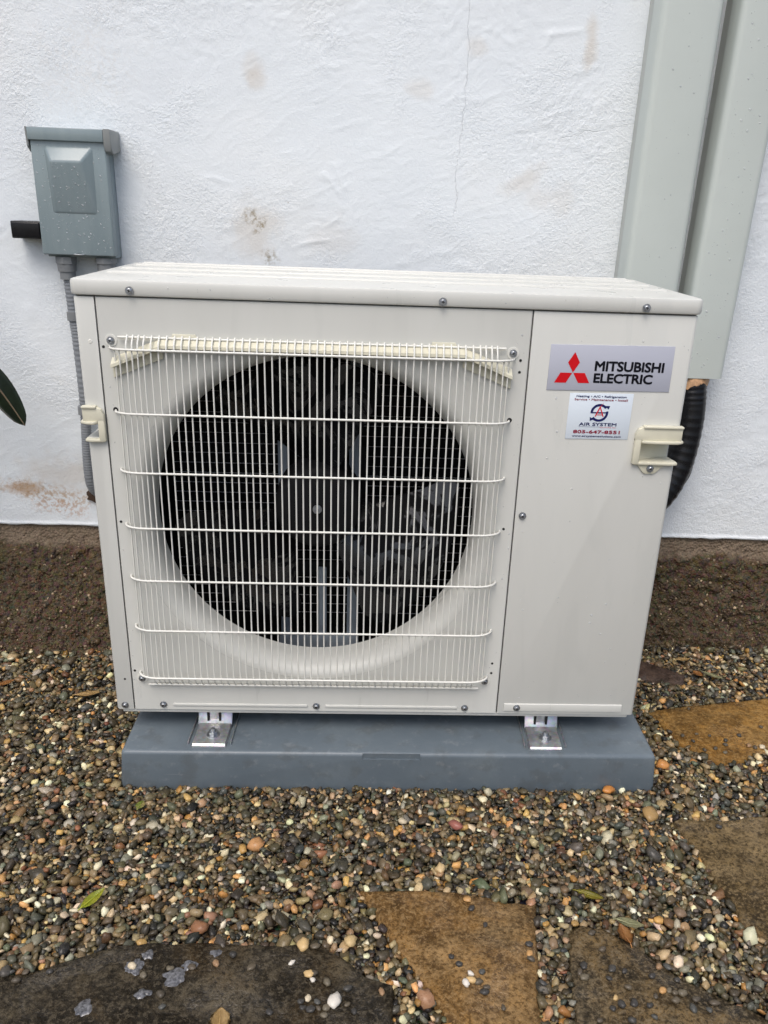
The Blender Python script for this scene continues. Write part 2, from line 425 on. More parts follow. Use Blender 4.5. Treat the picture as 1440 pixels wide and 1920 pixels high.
def vnoise(x, y, seed=0):
    """numpy value noise, 2-D"""
    xi = np.floor(x).astype(np.int64); yi = np.floor(y).astype(np.int64); fx = x - xi; fy = y - yi
    fx = fx * fx * (3 - 2 * fx); fy = fy * fy * (3 - 2 * fy)
    def h(a, b):
        n = (a * 374761393 + b * 668265263 + seed * 1442695041) & 0xFFFFFFFF
        n = ((n ^ (n >> 13)) * 1274126177) & 0xFFFFFFFF
        return ((n ^ (n >> 16)) & 0xFFFF) / 65535.0
    return (h(xi, yi) * (1 - fx) + h(xi + 1, yi) * fx) * (1 - fy) + (h(xi, yi + 1) * (1 - fx) + h(xi + 1, yi + 1) * fx) * fy

def fbm(x, y, f, o=4, seed=0):
    s = 0; a = 1; t = 0
    for i in range(o):
        s = s + a * (vnoise(x * f, y * f, seed + i) - .5); t += a; a *= .5; f *= 2.03
    return s / t

def grid_obj(name, X, Y, Z, mat, parent=None):
    h, w_ = X.shape
    v = np.stack([X, Y, Z], -1).reshape(-1, 3)
    idx = np.arange(h * w_).reshape(h, w_)
    q = np.stack([idx[:-1, :-1], idx[:-1, 1:], idx[1:, 1:], idx[1:, :-1]], -1).reshape(-1, 4)
    me = bpy.data.meshes.new(name)
    me.vertices.add(len(v)); me.vertices.foreach_set('co', v.ravel())
    me.loops.add(q.size); me.loops.foreach_set('vertex_index', q.ravel())
    me.polygons.add(len(q)); me.polygons.foreach_set('loop_start', np.arange(0, q.size, 4)); me.polygons.foreach_set('loop_total', np.full(len(q), 4))
    me.update(calc_edges=True); me.validate()
    for p in me.polygons: p.use_smooth = True
    me.materials.append(MAT[mat])
    o = bpy.data.objects.new(name, me); COL.objects.link(o)
    if parent is not None: adopt(o, parent)
    return o

_dropmesh = {}
def droplets(parent, place, n, rmin, rmax, seed=1):
    """many small beads of water joined into one part; place(rng) -> (point, outward normal)"""
    rg = random.Random(seed); bm = bmesh.new()
    for _ in range(n):
        p, nrm = place(rg); p = Vector(p); nrm = Vector(nrm).normalized()
        r = rmin + (rmax - rmin) * rg.random() ** 3
        a = nrm.orthogonal().normalized(); b = nrm.cross(a)
        el = 1 + .5 * rg.random()
        ph = rg.random() * 6.3
        rings = []
        for lv, (rr, hh) in enumerate(((1, -.08), (.86, .32), (.5, .55))):
            rings.append([bm.verts.new(p + nrm * (hh * r) + a * (rr * r * math.cos(t + ph)) + b * (rr * r * el * math.sin(t + ph))) for t in [2 * math.pi * i / 7 for i in range(7)]])
        top = bm.verts.new(p + nrm * (.62 * r))
        for l in range(2):
            for i in range(7): bm.faces.new((rings[l][i], rings[l][(i + 1) % 7], rings[l + 1][(i + 1) % 7], rings[l + 1][i]))
        for i in range(7): bm.faces.new((rings[2][i], rings[2][(i + 1) % 7], top))
    o = to_obj('water_droplets', bm, 'water', parent, smooth=180)
    return tag(o, 'beads of rain water', kind='stuff')

# ------------------------------------------------------------------ ground
bm = bmesh.new()
bmesh.ops.create_grid(bm, x_segments=8, y_segments=8, size=60.0, matrix=Matrix.Translation((0, -20, -.124)))
ground = tag(to_obj('ground', bm, 'soil'), 'dark wet soil under the gravel', kind='structure')

# ------------------------------------------------------------------ house wall with sloping footing
WY = 0.50; WZ = 0.117
house = empty('house_wall', (0, WY, WZ), 'white hand-trowelled stucco house wall with brown stains above a rough footing', 'wall')
xs = np.concatenate([np.linspace(-3.2, -.95, 30)[:-1], np.linspace(-.95, 1.10, 640), np.linspace(1.10, 3.4, 30)[1:]])
zs = np.concatenate([np.array([WZ - .001, WZ, WZ + .003, WZ + .006]), np.linspace(WZ + .009, 1.20, 340), np.linspace(1.20, 3.0, 24)[1:]])
X, Z = np.meshgrid(xs, zs)
sstep = lambda v, a_, b_: (lambda t_: t_ * t_ * (3 - 2 * t_))(np.clip((v - a_) / (b_ - a_), 0, 1))
und = fbm(X, Z, 3.5, 3, 3) * .006 + fbm(X, Z, 15, 3, 9) * .0010
rough_m = sstep(fbm(X, Z, 5.5, 3, 51), .03, .20)                      # patches left rough by the float
warp_x = X + fbm(X, Z, 12, 2, 61) * .05; warp_z = Z + fbm(X, Z, 12, 2, 62) * .05
grit = fbm(warp_x, warp_z, 150, 1, 71) * .0018 + fbm(warp_x, warp_z, 70, 2, 75) * .0010
und += grit * (.12 + .42 * rough_m)
for kx, (ang, sd_, lo) in enumerate(((.42, 81, .06), (-.35, 82, .08), (.08, 83, .07), (-.9, 84, .10), (1.2, 85, .12))):   # trowel sweeps
    ca_, sa_ = math.cos(ang), math.sin(ang)
    U = warp_x * ca_ + warp_z * sa_; V = -warp_x * sa_ + warp_z * ca_
    msk_ = sstep(fbm(X, Z, 4.2, 2, 90 + kx), lo, lo + .14)
    rid = vnoise(U * 22, V * 150, sd_); rid = np.abs(rid - .5) * 2
    und += (sstep(rid, .35, .95) * .00036) * msk_
bl = vnoise(X * 34, Z * 48, 99) * vnoise(X * 9, Z * 9, 98); und += sstep(bl, .62, .78) * .0005        # blobs of plaster
for (sx, sz, ln_, an_, hh_) in ((-.10, .80, .05, -.9, .0016), (-.085, .81, .045, -.9, .0014), (.26, .91, .10, .22, .0012), (.28, .925, .09, .25, .0012), (.15, .95, .10, .2, .001), (-.13, .70, .06, .1, .0022), (-.31, .80, .05, -.15, .0016), (-.10, .735, .03, .5, .0014), (.30, 1.06, .07, .1, .0018), (.27, 1.05, .03, 1.2, .002), (-.42, .62, .06, .3, .0012)):
    ca_, sa_ = math.cos(an_), math.sin(an_); dx_ = X - sx; dz_ = Z - sz
    u_ = dx_ * ca_ + dz_ * sa_; v_ = -dx_ * sa_ + dz_ * ca_ + fbm(X, Z, 25, 2, 44) * .012
    und += .55 * hh_ * np.exp(-(u_ / (ln_ * .5)) ** 4 - (v_ / .0035) ** 2)
Y = WY - und
lipz = Z.copy(); lipz[0:2] += fbm(X[0:2], X[0:2] * 0, 30, 3, 21) * .006
Y[0] = WY + .03; Y[1] = WY - .001; Y[2] -= .003; Y[3] -= .0015
grid_obj('stucco_face', X, Y, lipz, 'wall', house)
# footing: rough granular concrete sloping out into the gravel
xs = np.linspace(-1.6, 1.8, 850); t = np.linspace(0, 1, 70)
X, T = np.meshgrid(xs, t)
out = np.interp(X, [-1.6, -.8, -.5, 0, .5, .8, 1.8], [.18, .165, .130, .10, .058, .085, .10])
Yf = WY + .006 - (out + .02) * T ** 1.25
Zf = WZ + .001 - (WZ + .140) * T
d = fbm(X, T * .28, 26, 4, 31) * .020 * np.clip(T * 6, .05, 1) + fbm(X, T * .28, 110, 2, 41) * .016 * np.clip(T * 5, .1, 1)
ledge = np.clip((T - .13) / .06, 0, 1) * .010
Yf = Yf - d - ledge; Zf = Zf + d * .3
FOOT = (X, Yf, Zf, T)
foot = tag(grid_obj('footing', X, Yf, Zf, 'footing', house), 'rough dark brown concrete footing below the white paint')

# ------------------------------------------------------------------ flagstones
STONES = []
def flagstone(poly, top, mat, label, thick=.035, tilt=(0, 0), step=None, seed=0, rough=.0030, name='flagstone'):
    rg = random.Random(seed)
    P = []
    n = len(poly)
    for i in range(n):                         # uneven broken edges
        a = Vector(poly[i]); b = Vector(poly[(i + 1) % n]); L = (b - a).length
        k = max(1, int(L / .012)); nn = Vector((-(b - a).y, (b - a).x)) / max(L, 1e-6)
        for j in range(k):
            t_ = j / k
            w_ = 0 if j == 0 else mnoise.noise(Vector((a.x + (b - a).x * t_, a.y + (b - a).y * t_, seed)) * 45) * .0035
            P.append(a + (b - a) * t_ + nn * w_)
    cen = sum(P, Vector((0, 0))) / len(P)
    area = sum(P[i].x * P[(i + 1) % len(P)].y - P[(i + 1) % len(P)].x * P[i].y for i in range(len(P))) / 2
    if area < 0: P.reverse()
    STONES.append(([tuple(p) for p in P], top))
    m_ = len(P)
    inner = []
    for i in range(m_):
        tdir = (P[(i + 1) % m_] - P[i - 1]).normalized(); inner.append(P[i] + Vector((-tdir.y, tdir.x)) * (.0045 + .003 * mnoise.noise(Vector((P[i].x * 60, P[i].y * 60, 4)))))
    pts = [Vector(p) for p in inner]
    xs_ = [p.x for p in P]; ys_ = [p.y for p in P]
    def inside(x, y, poly_, ):
        c = False
        for i in range(len(poly_)):
            a, b = poly_[i], poly_[i - 1]
            if (a.y > y) != (b.y > y) and x < (b.x - a.x) * (y - a.y) / (b.y - a.y) + a.x: c = not c
        return c
    g = .009
    gx = np.arange(min(xs_), max(xs_), g); gy = np.arange(min(ys_), max(ys_), g)
    ins = [Vector((x + rg.uniform(-.3, .3) * g, y + rg.uniform(-.3, .3) * g)) for x in gx for y in gy]
    inner2 = [p + (cen - p).normalized() * .004 for p in inner]
    ins = [p for p in ins if inside(p.x, p.y, inner2)]
    vv, ee, ff, *_ = delaunay_2d_cdt(pts + ins, [(i, (i + 1) % m_) for i in range(m_)], [], 1, 1e-6)
    def hz(x, y):
        h = mnoise.noise(Vector((x * 14, y * 14, seed))) * rough * 1.6 + mnoise.noise(Vector((x * 45, y * 45, seed + 5))) * rough * .7 + mnoise.noise(Vector((x * 120, y * 120, seed + 8))) * rough * .28
        h += (x - cen.x) * tilt[0] + (y - cen.y) * tilt[1]
        if step:
            s = (x - step[0] - .010 * mnoise.noise(Vector((y * 25, 1, seed)))) / .012
            s = max(0, min(1, s)); h += step[1] * (s * s * (3 - 2 * s))
            h += .0022 * math.exp(-((x - step[0] - .006) / .010) ** 2) * mnoise.noise(Vector((x * 160, y * 30, 2)))
        return top + h
    bm = bmesh.new()
    V = [bm.verts.new((p.x, p.y, hz(p.x, p.y) - (0.0 if i >= m_ else .0004))) for i, p in enumerate(vv)]
    for f in ff:
        try: bm.faces.new([V[i] for i in f])
        except ValueError: pass
    ring0 = V[:m_]
    ring1 = [bm.verts.new((p.x, p.y, hz(p.x, p.y) - .0050 - .004 * abs(mnoise.noise(Vector((p.x * 70, p.y * 70, 3)))))) for p in P]
    ring2 = [bm.verts.new((p.x, p.y, top - thick)) for p in P]
    for a, b in ((ring0, ring1), (ring1, ring2)):
        for i in range(m_): bm.faces.new((a[i], b[i], b[(i + 1) % m_], a[(i + 1) % m_]))
    o = to_obj(name, bm, mat, None, smooth=60)
    tag(o, label, 'flagstone', 'irregular flagstones set in the gravel')
    return hz

ST = -.100
hA = flagstone([(-.60, -.50), (-.453, -.400), (-.417, -.393), (-.384, -.380), (-.344, -.364), (-.273, -.358), (-.207, -.357), (-.14, -.360), (-.074, -.361), (-.043, -.379), (-.013, -.404), (.017, -.417), (.014, -.50), (.02, -.62), (-.25, -.68), (-.52, -.63)],
    ST - .001, 'stoneA', 'large dark wet flagstone with foamy puddles at the bottom left corner', step=(-.342, .004), seed=1)
hB = flagstone([(-.027, -.272), (.037, -.271), (.103, -.275), (.160, -.286), (.214, -.294), (.205, -.344), (.199, -.384), (.185, -.468), (.170, -.56), (.110, -.535), (.077, -.468), (.054, -.420), (.027, -.376), (.0, -.323)],
    ST + .002, 'stoneB', 'rusty brown wedge-shaped flagstone in front of the grey pad', seed=2)
hC = flagstone([(.245, -.339), (.267, -.325), (.294, -.329), (.329, -.356), (.380, -.407), (.457, -.457), (.53, -.51), (.44, -.60), (.24, -.60), (.229, -.468), (.230, -.428), (.238, -.384)],
    ST - .003, 'stoneC', 'mottled grey flagstone scattered with many pebbles, right of the rusty wedge-shaped one', seed=3)
hD = flagstone([(.456, -.129), (.532, -.129), (.611, -.122), (.74, -.118), (.80, -.26), (.70, -.42), (.56, -.40), (.503, -.356), (.484, -.337), (.481, -.291), (.474, -.253), (.471, -.212), (.465, -.175)],
    ST + .001, 'stoneD', 'brown and olive flagstone cut by the right edge, below the ochre one', seed=4)
hE = flagstone([(.505, .163), (.552, .176), (.609, .190), (.688, .203), (.766, .216), (.93, .19), (.95, .09), (.82, .03), (.689, .045), (.643, .027), (.587, .006), (.570, .035), (.536, .071), (.525, .124)],
    ST - .002, 'stoneE', 'smooth ochre flagstone beside the right end of the grey pad', seed=5, rough=.0012)
hF = flagstone([(.47, .345), (.553, .343), (.590, .318), (.629, .286), (.614, .256), (.571, .264), (.528, .276), (.46, .30)],
    ST + .004, 'stoneF', 'small dark brown flat slab half hidden behind the right corner of the unit', seed=6, rough=.0008, thick=.02)

# ------------------------------------------------------------------ equipment pad
PADX0, PADX1, PADY0, PADY1, PADZ = -.4035, .4485, -.0520, .372, -.042
pad = empty('equipment_pad', (.0225, .16, -.124), 'blue-grey plastic equipment pad under the outdoor unit', 'equipment pad')
bm = bmesh.new()
vs = rbox(bm, PADX0, PADX1, PADY0, PADY1, -.124, PADZ)
for v in vs:
    if v.co.z < -.1:
        v.co.x += -.006 if v.co.x < 0 else .006; v.co.y += -.004 if v.co.y < 0 else .004
bmesh.ops.bevel(bm, geom=bm.edges[:], offset=.0065, segments=4, profile=.5, affect='EDGES')
pb = to_obj('pad_slab', bm, 'pad', pad)
cut(pb, (-.0245, .0675, PADY0 - .01, PADY0 + .0022, -.0535, -.03))

# ------------------------------------------------------------------ outdoor unit
H = .6417
unit = empty('outdoor_unit', (0, .16, PADZ), 'ivory air conditioner outdoor unit with wire fan grille standing on a grey pad', 'air conditioner')
X0, X1, YB = -.420, .420, .318
SL, SR = -.3918, .1930     # seams
G = .0009
# screw mesh (axis -Y): washer, hex head, dark cross recess
bm = bmesh.new()
cyl(bm, (0, 0, 0), (0, -1, 0), .0056, .0011, 20); cyl(bm, (0, -.0011, 0), (0, -1, 0), .0043, .0026, 6, .0040); cyl(bm, (0, -.0037, 0), (0, -1, 0), .0033, .0006, 14, .0026)
rbox(bm, -.0022, .0022, -.00445, -.0040, -.0005, .0005, mi=1); rbox(bm, -.0005, .0005, -.00448, -.0040, -.0022, .0022, mi=1)
_s = to_obj('screw', bm, ['steel', 'hole'], None, 30); SCREW = _s.data; bpy.data.objects.remove(_s)
def screw(x, z, parent, y=0.0, sc=1.0, rot=None):
    return inst('screw', SCREW, parent, (x, y, z), (0, random.uniform(0, 6.28) if rot is None else rot, 0), (sc, sc, sc))
bm = bmesh.new(); cyl(bm, (0, .0006, 0), (0, -1, 0), .0022, .0009, 14)
_s = to_obj('hole', bm, 'hole', None, 30); HOLE = _s.data; bpy.data.objects.remove(_s)
def hole(x, z, parent, s=1.0): return inst('hole', HOLE, parent, (x, 0, z), (0, 0, 0), (s, 1, s))

# left corner panel
bm = bmesh.new(); vertical_round(bm, X0, SL - G, 0, YB, .0, H, .006, .0012, ('fl', 'bl'))
pl = to_obj('corner_panel', bm, 'paint', unit); cut(pl, (X0 - .01, -.4035, -.01, .05, .4500, .4735))
screw(-.4061, .0085, pl); hole(-.4025, .0566, pl, .8)
bm = bmesh.new(); cyl(bm, (-.4027, 0, .583), (0, -1, 0), .003, .0005, 14, .0024); to_obj('dimple', bm, 'wire', pl)
# right service panel
bm = bmesh.new(); vertical_round(bm, SR + G, X1, 0, YB, .0, H, .006, .0012, ('fr', 'br'))
ps = to_obj('service_panel', bm, 'paint', unit); cut(ps, (.3635, X1 + .01, -.01, .034, .4325, .4655))
screw(.2042, .3467, ps); screw(.2250, .0125, ps, -.0012)
bm = bmesh.new(); rbox(bm, .2040, .3990, -.0015, .002, .0052, .0200, .0014, 3); to_obj('pressed_rib', bm, 'paint', ps)
# fan panel with bell mouth
CX, CZ, RT, RO = -.1025, .327, .240, .2655
bm = bmesh.new()
N = 128; px0, px1, pz0, pz1 = SL + G, SR - G, 0.0, H
angs = sorted([2 * math.pi * i / N for i in range(N)] + [math.atan2(z - CZ, x - CX) % (2 * math.pi) for x in (px0, px1) for z in (pz0, pz1)])
def rect_hit(a):
    c, s = math.cos(a), math.sin(a); t_ = 1e9
    if c > 1e-9: t_ = min(t_, (px1 - CX) / c)
    if c < -1e-9: t_ = min(t_, (px0 - CX) / c)
    if s > 1e-9: t_ = min(t_, (pz1 - CZ) / s)
    if s < -1e-9: t_ = min(t_, (pz0 - CZ) / s)
    return CX + c * t_, CZ + s * t_
rings = [[], [], [], []]
for a in angs:
    x, z = rect_hit(a)
    xi = min(max(x, px0 + .0012), px1 - .0012); zi = min(max(z, pz0 + .0012), pz1 - .0012)
    rings[0].append(bm.verts.new((x, .004, z))); rings[1].append(bm.verts.new((x, .0012, z))); rings[2].append(bm.verts.new((xi, 0, zi)))
    rings[3].append(bm.verts.new((CX + RO * math.cos(a), 0, CZ + RO * math.sin(a))))
M = len(angs)
for r_ in range(3):
    for i in range(M): bm.faces.new((rings[r_][i], rings[r_][(i + 1) % M], rings[r_ + 1][(i + 1) % M], rings[r_ + 1][i]))
pf = to_obj('fan_panel', bm, 'paint', unit, 30)
bm = bmesh.new()
prof = [(RO, 0.0002)] + [(RO - (RO - RT) * math.sin(R(t)), .036 * (1 - math.cos(R(t)))) for t in range(10, 91, 10)] + [(RT, .056), (RT + .006, .058)]
rr = []
for (r_, y_) in prof: rr.append([bm.verts.new((CX + r_ * math.cos(2 * math.pi * i / N), y_, CZ + r_ * math.sin(2 * math.pi * i / N))) for i in range(N)])
for l in range(len(rr) - 1):
    for i in range(N): bm.faces.new((rr[l][i], rr[l][(i + 1) % N], rr[l + 1][(i + 1) % N], rr[l + 1][i]))
to_obj('bell_mouth', bm, 'paint', unit, 50)
for x in (-.3451, -.1009, .1400): screw(x, .0105, pf)
for xa, xb in ((-.3298, -.1146), (-.0863, .1277)):
    bm = bmesh.new(); rbox(bm, xa, xb, -.0018, .002, .0082, .0132, .0014, 2); to_obj('pressed_rib', bm, 'paint', pf)
for x, z in ((-.3857, .5765), (.1809, .5748), (.1809, .5586), (-.3857, .0724), (.1789, .0943), (.1787, .0766), (-.3847, .3237), (.1780, .3249)): hole(x, z, pf, .9)
for x, z in ((-.3772, .4905), (.1727, .4905)): hole(x, z, pf, 1.6)
# lid with ribs
bm = bmesh.new(); vertical_round(bm, -.4228, .4240, -.0045, .3225, H + .0016, H + .0228, .011, .0042, n=6)
for y in (.103, .178, .254, .300):
    tube(bm, [(-.405, y, H + .0219), (-.400, y, H + .0226), (.402, y, H + .0226), (.407, y, H + .0219)], [.0015, .0034, .0034, .0015], 12)
lid = to_obj('lid', bm, 'paint', unit, 40)
for x, z in ((-.3435, .6510), (.0690, .6500), (.3443, .6508)): screw(x, z, lid, -.0045)
# inner body seen through seams, base pan, coil, near-black sheets that paint the interior shade
bm = bmesh.new()
rbox(bm, -.4175, .4175, .006, .030, .0012, .0095); rbox(bm, -.4175, .4175, .006, .030, H - .012, H + .0016)
rbox(bm, SL - .006, SL + .006, .0045, .012, .01, H - .01); rbox(bm, SR - .006, SR + .006, .0045, .012, .01, H - .01)
to_obj('inner_frame', bm, 'gap', unit)
bm = bmesh.new(); rbox(bm, -.412, .412, .004, .314, -.0075, -.0006, .002); bp = to_obj('base_pan', bm, 'paint', unit)
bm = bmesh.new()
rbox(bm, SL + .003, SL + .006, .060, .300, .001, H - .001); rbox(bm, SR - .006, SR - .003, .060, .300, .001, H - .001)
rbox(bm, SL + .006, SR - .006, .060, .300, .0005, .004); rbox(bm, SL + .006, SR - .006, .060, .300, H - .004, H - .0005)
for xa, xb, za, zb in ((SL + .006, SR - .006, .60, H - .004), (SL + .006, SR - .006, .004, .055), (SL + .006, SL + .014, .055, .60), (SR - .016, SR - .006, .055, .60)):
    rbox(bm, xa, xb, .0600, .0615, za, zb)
to_obj('interior_shade_sheets', bm, 'dark', unit)
coil = empty('coil', (0, .16, PADZ), None, None); adopt(coil, unit); coil.location = (0, .16, PADZ)
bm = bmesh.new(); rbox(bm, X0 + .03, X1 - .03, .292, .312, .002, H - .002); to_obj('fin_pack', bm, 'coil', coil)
bm = bmesh.new(); tube(bm, [(SL + .02, 0, 0), (SR - .02, 0, 0)], .0009, 6); _s = to_obj('coil_tube', bm, 'coilwire'); CT = _s.data; bpy.data.objects.remove(_s)
for i in range(31): inst('coil_tube', CT, coil, (0, .2905, .030 + .0186 * i))
# motor bracket
mb = empty('motor_bracket', (0, .2, 0), None, None); adopt(mb, unit); mb.location = (0, .2, 0)
for xa in (-.168, -.049):
    bm = bmesh.new(); rbox(bm, xa - .009, xa + .009, .198, .212, .004, H - .006, .002); to_obj('rail', bm, 'bracket', mb)
bm = bmesh.new(); rbox(bm, -.1095, -.0945, .196, .2065, .022, .168, .002); to_obj('rail', bm, 'bracket', mb)
bm = bmesh.new(); rbox(bm, -.180, -.036, .190, .197, .006, .034, .002); to_obj('cross_plate', bm, 'bracket', mb)
bm = bmesh.new(); rbox(bm, -.158, -.059, .199, .2045, .150, .178, .004); to_obj('cross_plate', bm, 'dark', mb)
bm = bmesh.new(); cyl(bm, (CX, .135, CZ), (0, 1, 0), .055, .085, 32); to_obj('motor', bm, 'dark', mb)
bm = bmesh.new(); rbox(bm, CX - .075, CX + .075, .213, .220, CZ - .06, CZ + .06, .002); to_obj('motor_plate', bm, 'dark', mb)
# fan
fan = empty('fan', (CX, .10, CZ), None, None); adopt(fan, unit); fan.location = (CX, .10, CZ)
bm = bmesh.new(); tube(bm, [(CX, .062, CZ), (CX, .064, CZ), (CX, .070, CZ), (CX, .130, CZ)], [.056, .062, .066, .068], 48); to_obj('hub', bm, 'dark', fan)
for k3, a0 in enumerate((92, -38, 214)):
    bm = bmesh.new(); nr, na = 14, 18; top_, bot_ = [], []
    for i in range(nr):
        fr = i / (nr - 1); r_ = .062 + (.226 - .062) * fr
        half = R(27 + 13 * fr ** .7 - 9 * max(0, fr - .85) / .15 * .6)
        row, row2 = [], []
        for j in range(na):
            fa = j / (na - 1) * 2 - 1
            a = R(a0) + R(10) * fr + half * fa
            y_ = .100 + .034 * fa * (1 - .25 * fr) + .010 * (fa * fa) - .012 * fr
            p = (CX + r_ * math.cos(a), y_, CZ + r_ * math.sin(a))
            row.append(bm.verts.new(p)); row2.append(bm.verts.new((p[0], p[1] + .003, p[2])))
        top_.append(row); bot_.append(row2)
    for i in range(nr - 1):
        for j in range(na - 1):
            bm.faces.new((top_[i][j], top_[i][j + 1], top_[i + 1][j + 1], top_[i + 1][j])); bm.faces.new((bot_[i][j], bot_[i + 1][j], bot_[i + 1][j + 1], bot_[i][j + 1]))
    for A, B in ((0, None),):
        for j in range(na - 1):
            bm.faces.new((top_[-1][j], top_[-1][j + 1], bot_[-1][j + 1], bot_[-1][j]))
        for i in range(nr - 1):
            bm.faces.new((top_[i][0], top_[i + 1][0], bot_[i + 1][0], bot_[i][0])); bm.faces.new((top_[i][-1], bot_[i][-1], bot_[i + 1][-1], top_[i + 1][-1]))
    to_obj('blade', bm, 'fan', fan, 50)
bm = bmesh.new(); cyl(bm, (CX, .062, CZ), (0, -1, 0), .0070, .002, 20); cyl(bm, (CX, .060, CZ), (0, -1, 0), .0054, .006, 6); cyl(bm, (CX, .054, CZ), (0, -1, 0), .0030, .004, 12, .0022)
to_obj('fan_nut', bm, 'steel', fan)

# rain visor over the fan opening
bm = bmesh.new()
line = [(-.272, .560), (-.204, .5875), (.204, .5875), (.272, .560)]
lip = [(-.0008, .003), (-.0045, .0025), (-.0110, -.0030), (-.0135, -.0050), (-.0138, -.0092), (-.0118, -.0098), (-.0100, -.0070), (-.0008, -.0050)]
back = [(-.0006, -.0030), (-.0034, -.0030), (-.0034, -.0240), (-.0006, -.0245)]
for pr_, ln_ in ((lip, line), (back, line[:2]), (back, line[2:])):
    sec = []
    for (x, z) in ln_: sec.append([bm.verts.new((CX + x, y, z + dz)) for (y, dz) in pr_])
    for i in range(len(sec) - 1):
        for j in range(len(pr_)): bm.faces.new((sec[i][j], sec[i][(j + 1) % len(pr_)], sec[i + 1][(j + 1) % len(pr_)], sec[i + 1][j]))
    bm.faces.new(sec[0]); bm.faces.new(sec[-1][::-1])
for xa, xb in ((-.1917, -.1555), (.1585, .1960)):
    prism(bm, [(CX + xa, -.0006, .589), (CX + xb, -.0006, .589), (CX + xb - .004, -.0006, .5965), (CX + xa + .002, -.0006, .5965)], (0, -.0028, 0), .0008)
visor = to_obj('rain_visor', bm, 'cream', unit, 25)

# wire grille
gr = empty('grille', (CX, 0, .07), None, None); adopt(gr, unit); gr.location = (CX, 0, .07)
HR, VR, GD = .00165, .00118, .0205
def hpath(z, xe=.2745, xs_=.2445, hook=.003):
    pts = [(CX - xe, .004, z)]
    for s in (-1, 1):
        seg = []
        for i in range(7):
            a = R(90 * i / 6); seg.append((CX + s * (xs_ + (xe - xs_) * math.cos(a)), -GD * math.sin(a), z))
        pts += seg if s < 0 else seg[::-1]
    pts.append((CX + xe, .004, z)); return pts
for z in (.4895, .405, .3215, .238, .1545):
    bm = bmesh.new(); tube(bm, hpath(z), HR, 8); to_obj('wire', bm, 'wire', gr, 60)
for z, sgn in ((.5765, 1), (.0712, -1)):
    p = hpath(z); p[0] = (p[0][0], -.001, z + .002 * sgn); p[-1] = (p[-1][0], -.001, z + .002 * sgn)
    bm = bmesh.new(); tube(bm, p, HR, 8); to_obj('wire', bm, 'wire', gr, 60)
for z in (.5908, .0508):
    bm = bmesh.new(); tube(bm, [(CX - .2615, -.0052, z), (CX + .2615, -.0052, z)], HR, 8); to_obj('wire', bm, 'wire', gr, 60)
YV = -GD + HR + VR - .0004
pts = smooth_path([(0, -.0020, .0478), (0, -.0052, .0530), (0, -.0125, .0590), (0, YV + .001, .0660), (0, YV, .080)], 3) + smooth_path([(0, YV, .568), (0, YV + .0006, .5765), (0, -.0145, .5850), (0, -.0085, .5910), (0, -.0060, .5945)], 3)
pts = [p for p in pts]
bm = bmesh.new(); tube(bm, pts, VR, 6); _s = to_obj('wire', bm, 'wire', None, 60); VW = _s.data; bpy.data.objects.remove(_s)
bm = bmesh.new(); tube(bm, [(0, 0, .069), (0, 0, .5755)], VR, 6); _s = to_obj('wire', bm, 'wire', None, 60); VW2 = _s.data; bpy.data.objects.remove(_s)
offs = [(-22.5 + i) * .01004 for i in range(46)]
offs += [s * v for v in (.2336, .2412, .2487) for s in (-1, 1)]
for o_ in offs: inst('wire', VW, gr, (CX + o_ + random.uniform(-.0003, .0003), 0, 0))
for v, yy in ((.2582, -.0160), (.2655, -.0112)):
    for s in (-1, 1): inst('wire', VW2, gr, (CX + s * v, yy, 0))
for x, z in ((-.375, .5853), (.1698, .5845), (-.375, .0590), (.1690, .0615)):
    bm = bmesh.new(); cyl(bm, (x, 0, z), (0, -1, 0), .0082, .0012, 20); to_obj('washer', bm, 'wire', gr)
    screw(x, z, gr, -.0012, .95)

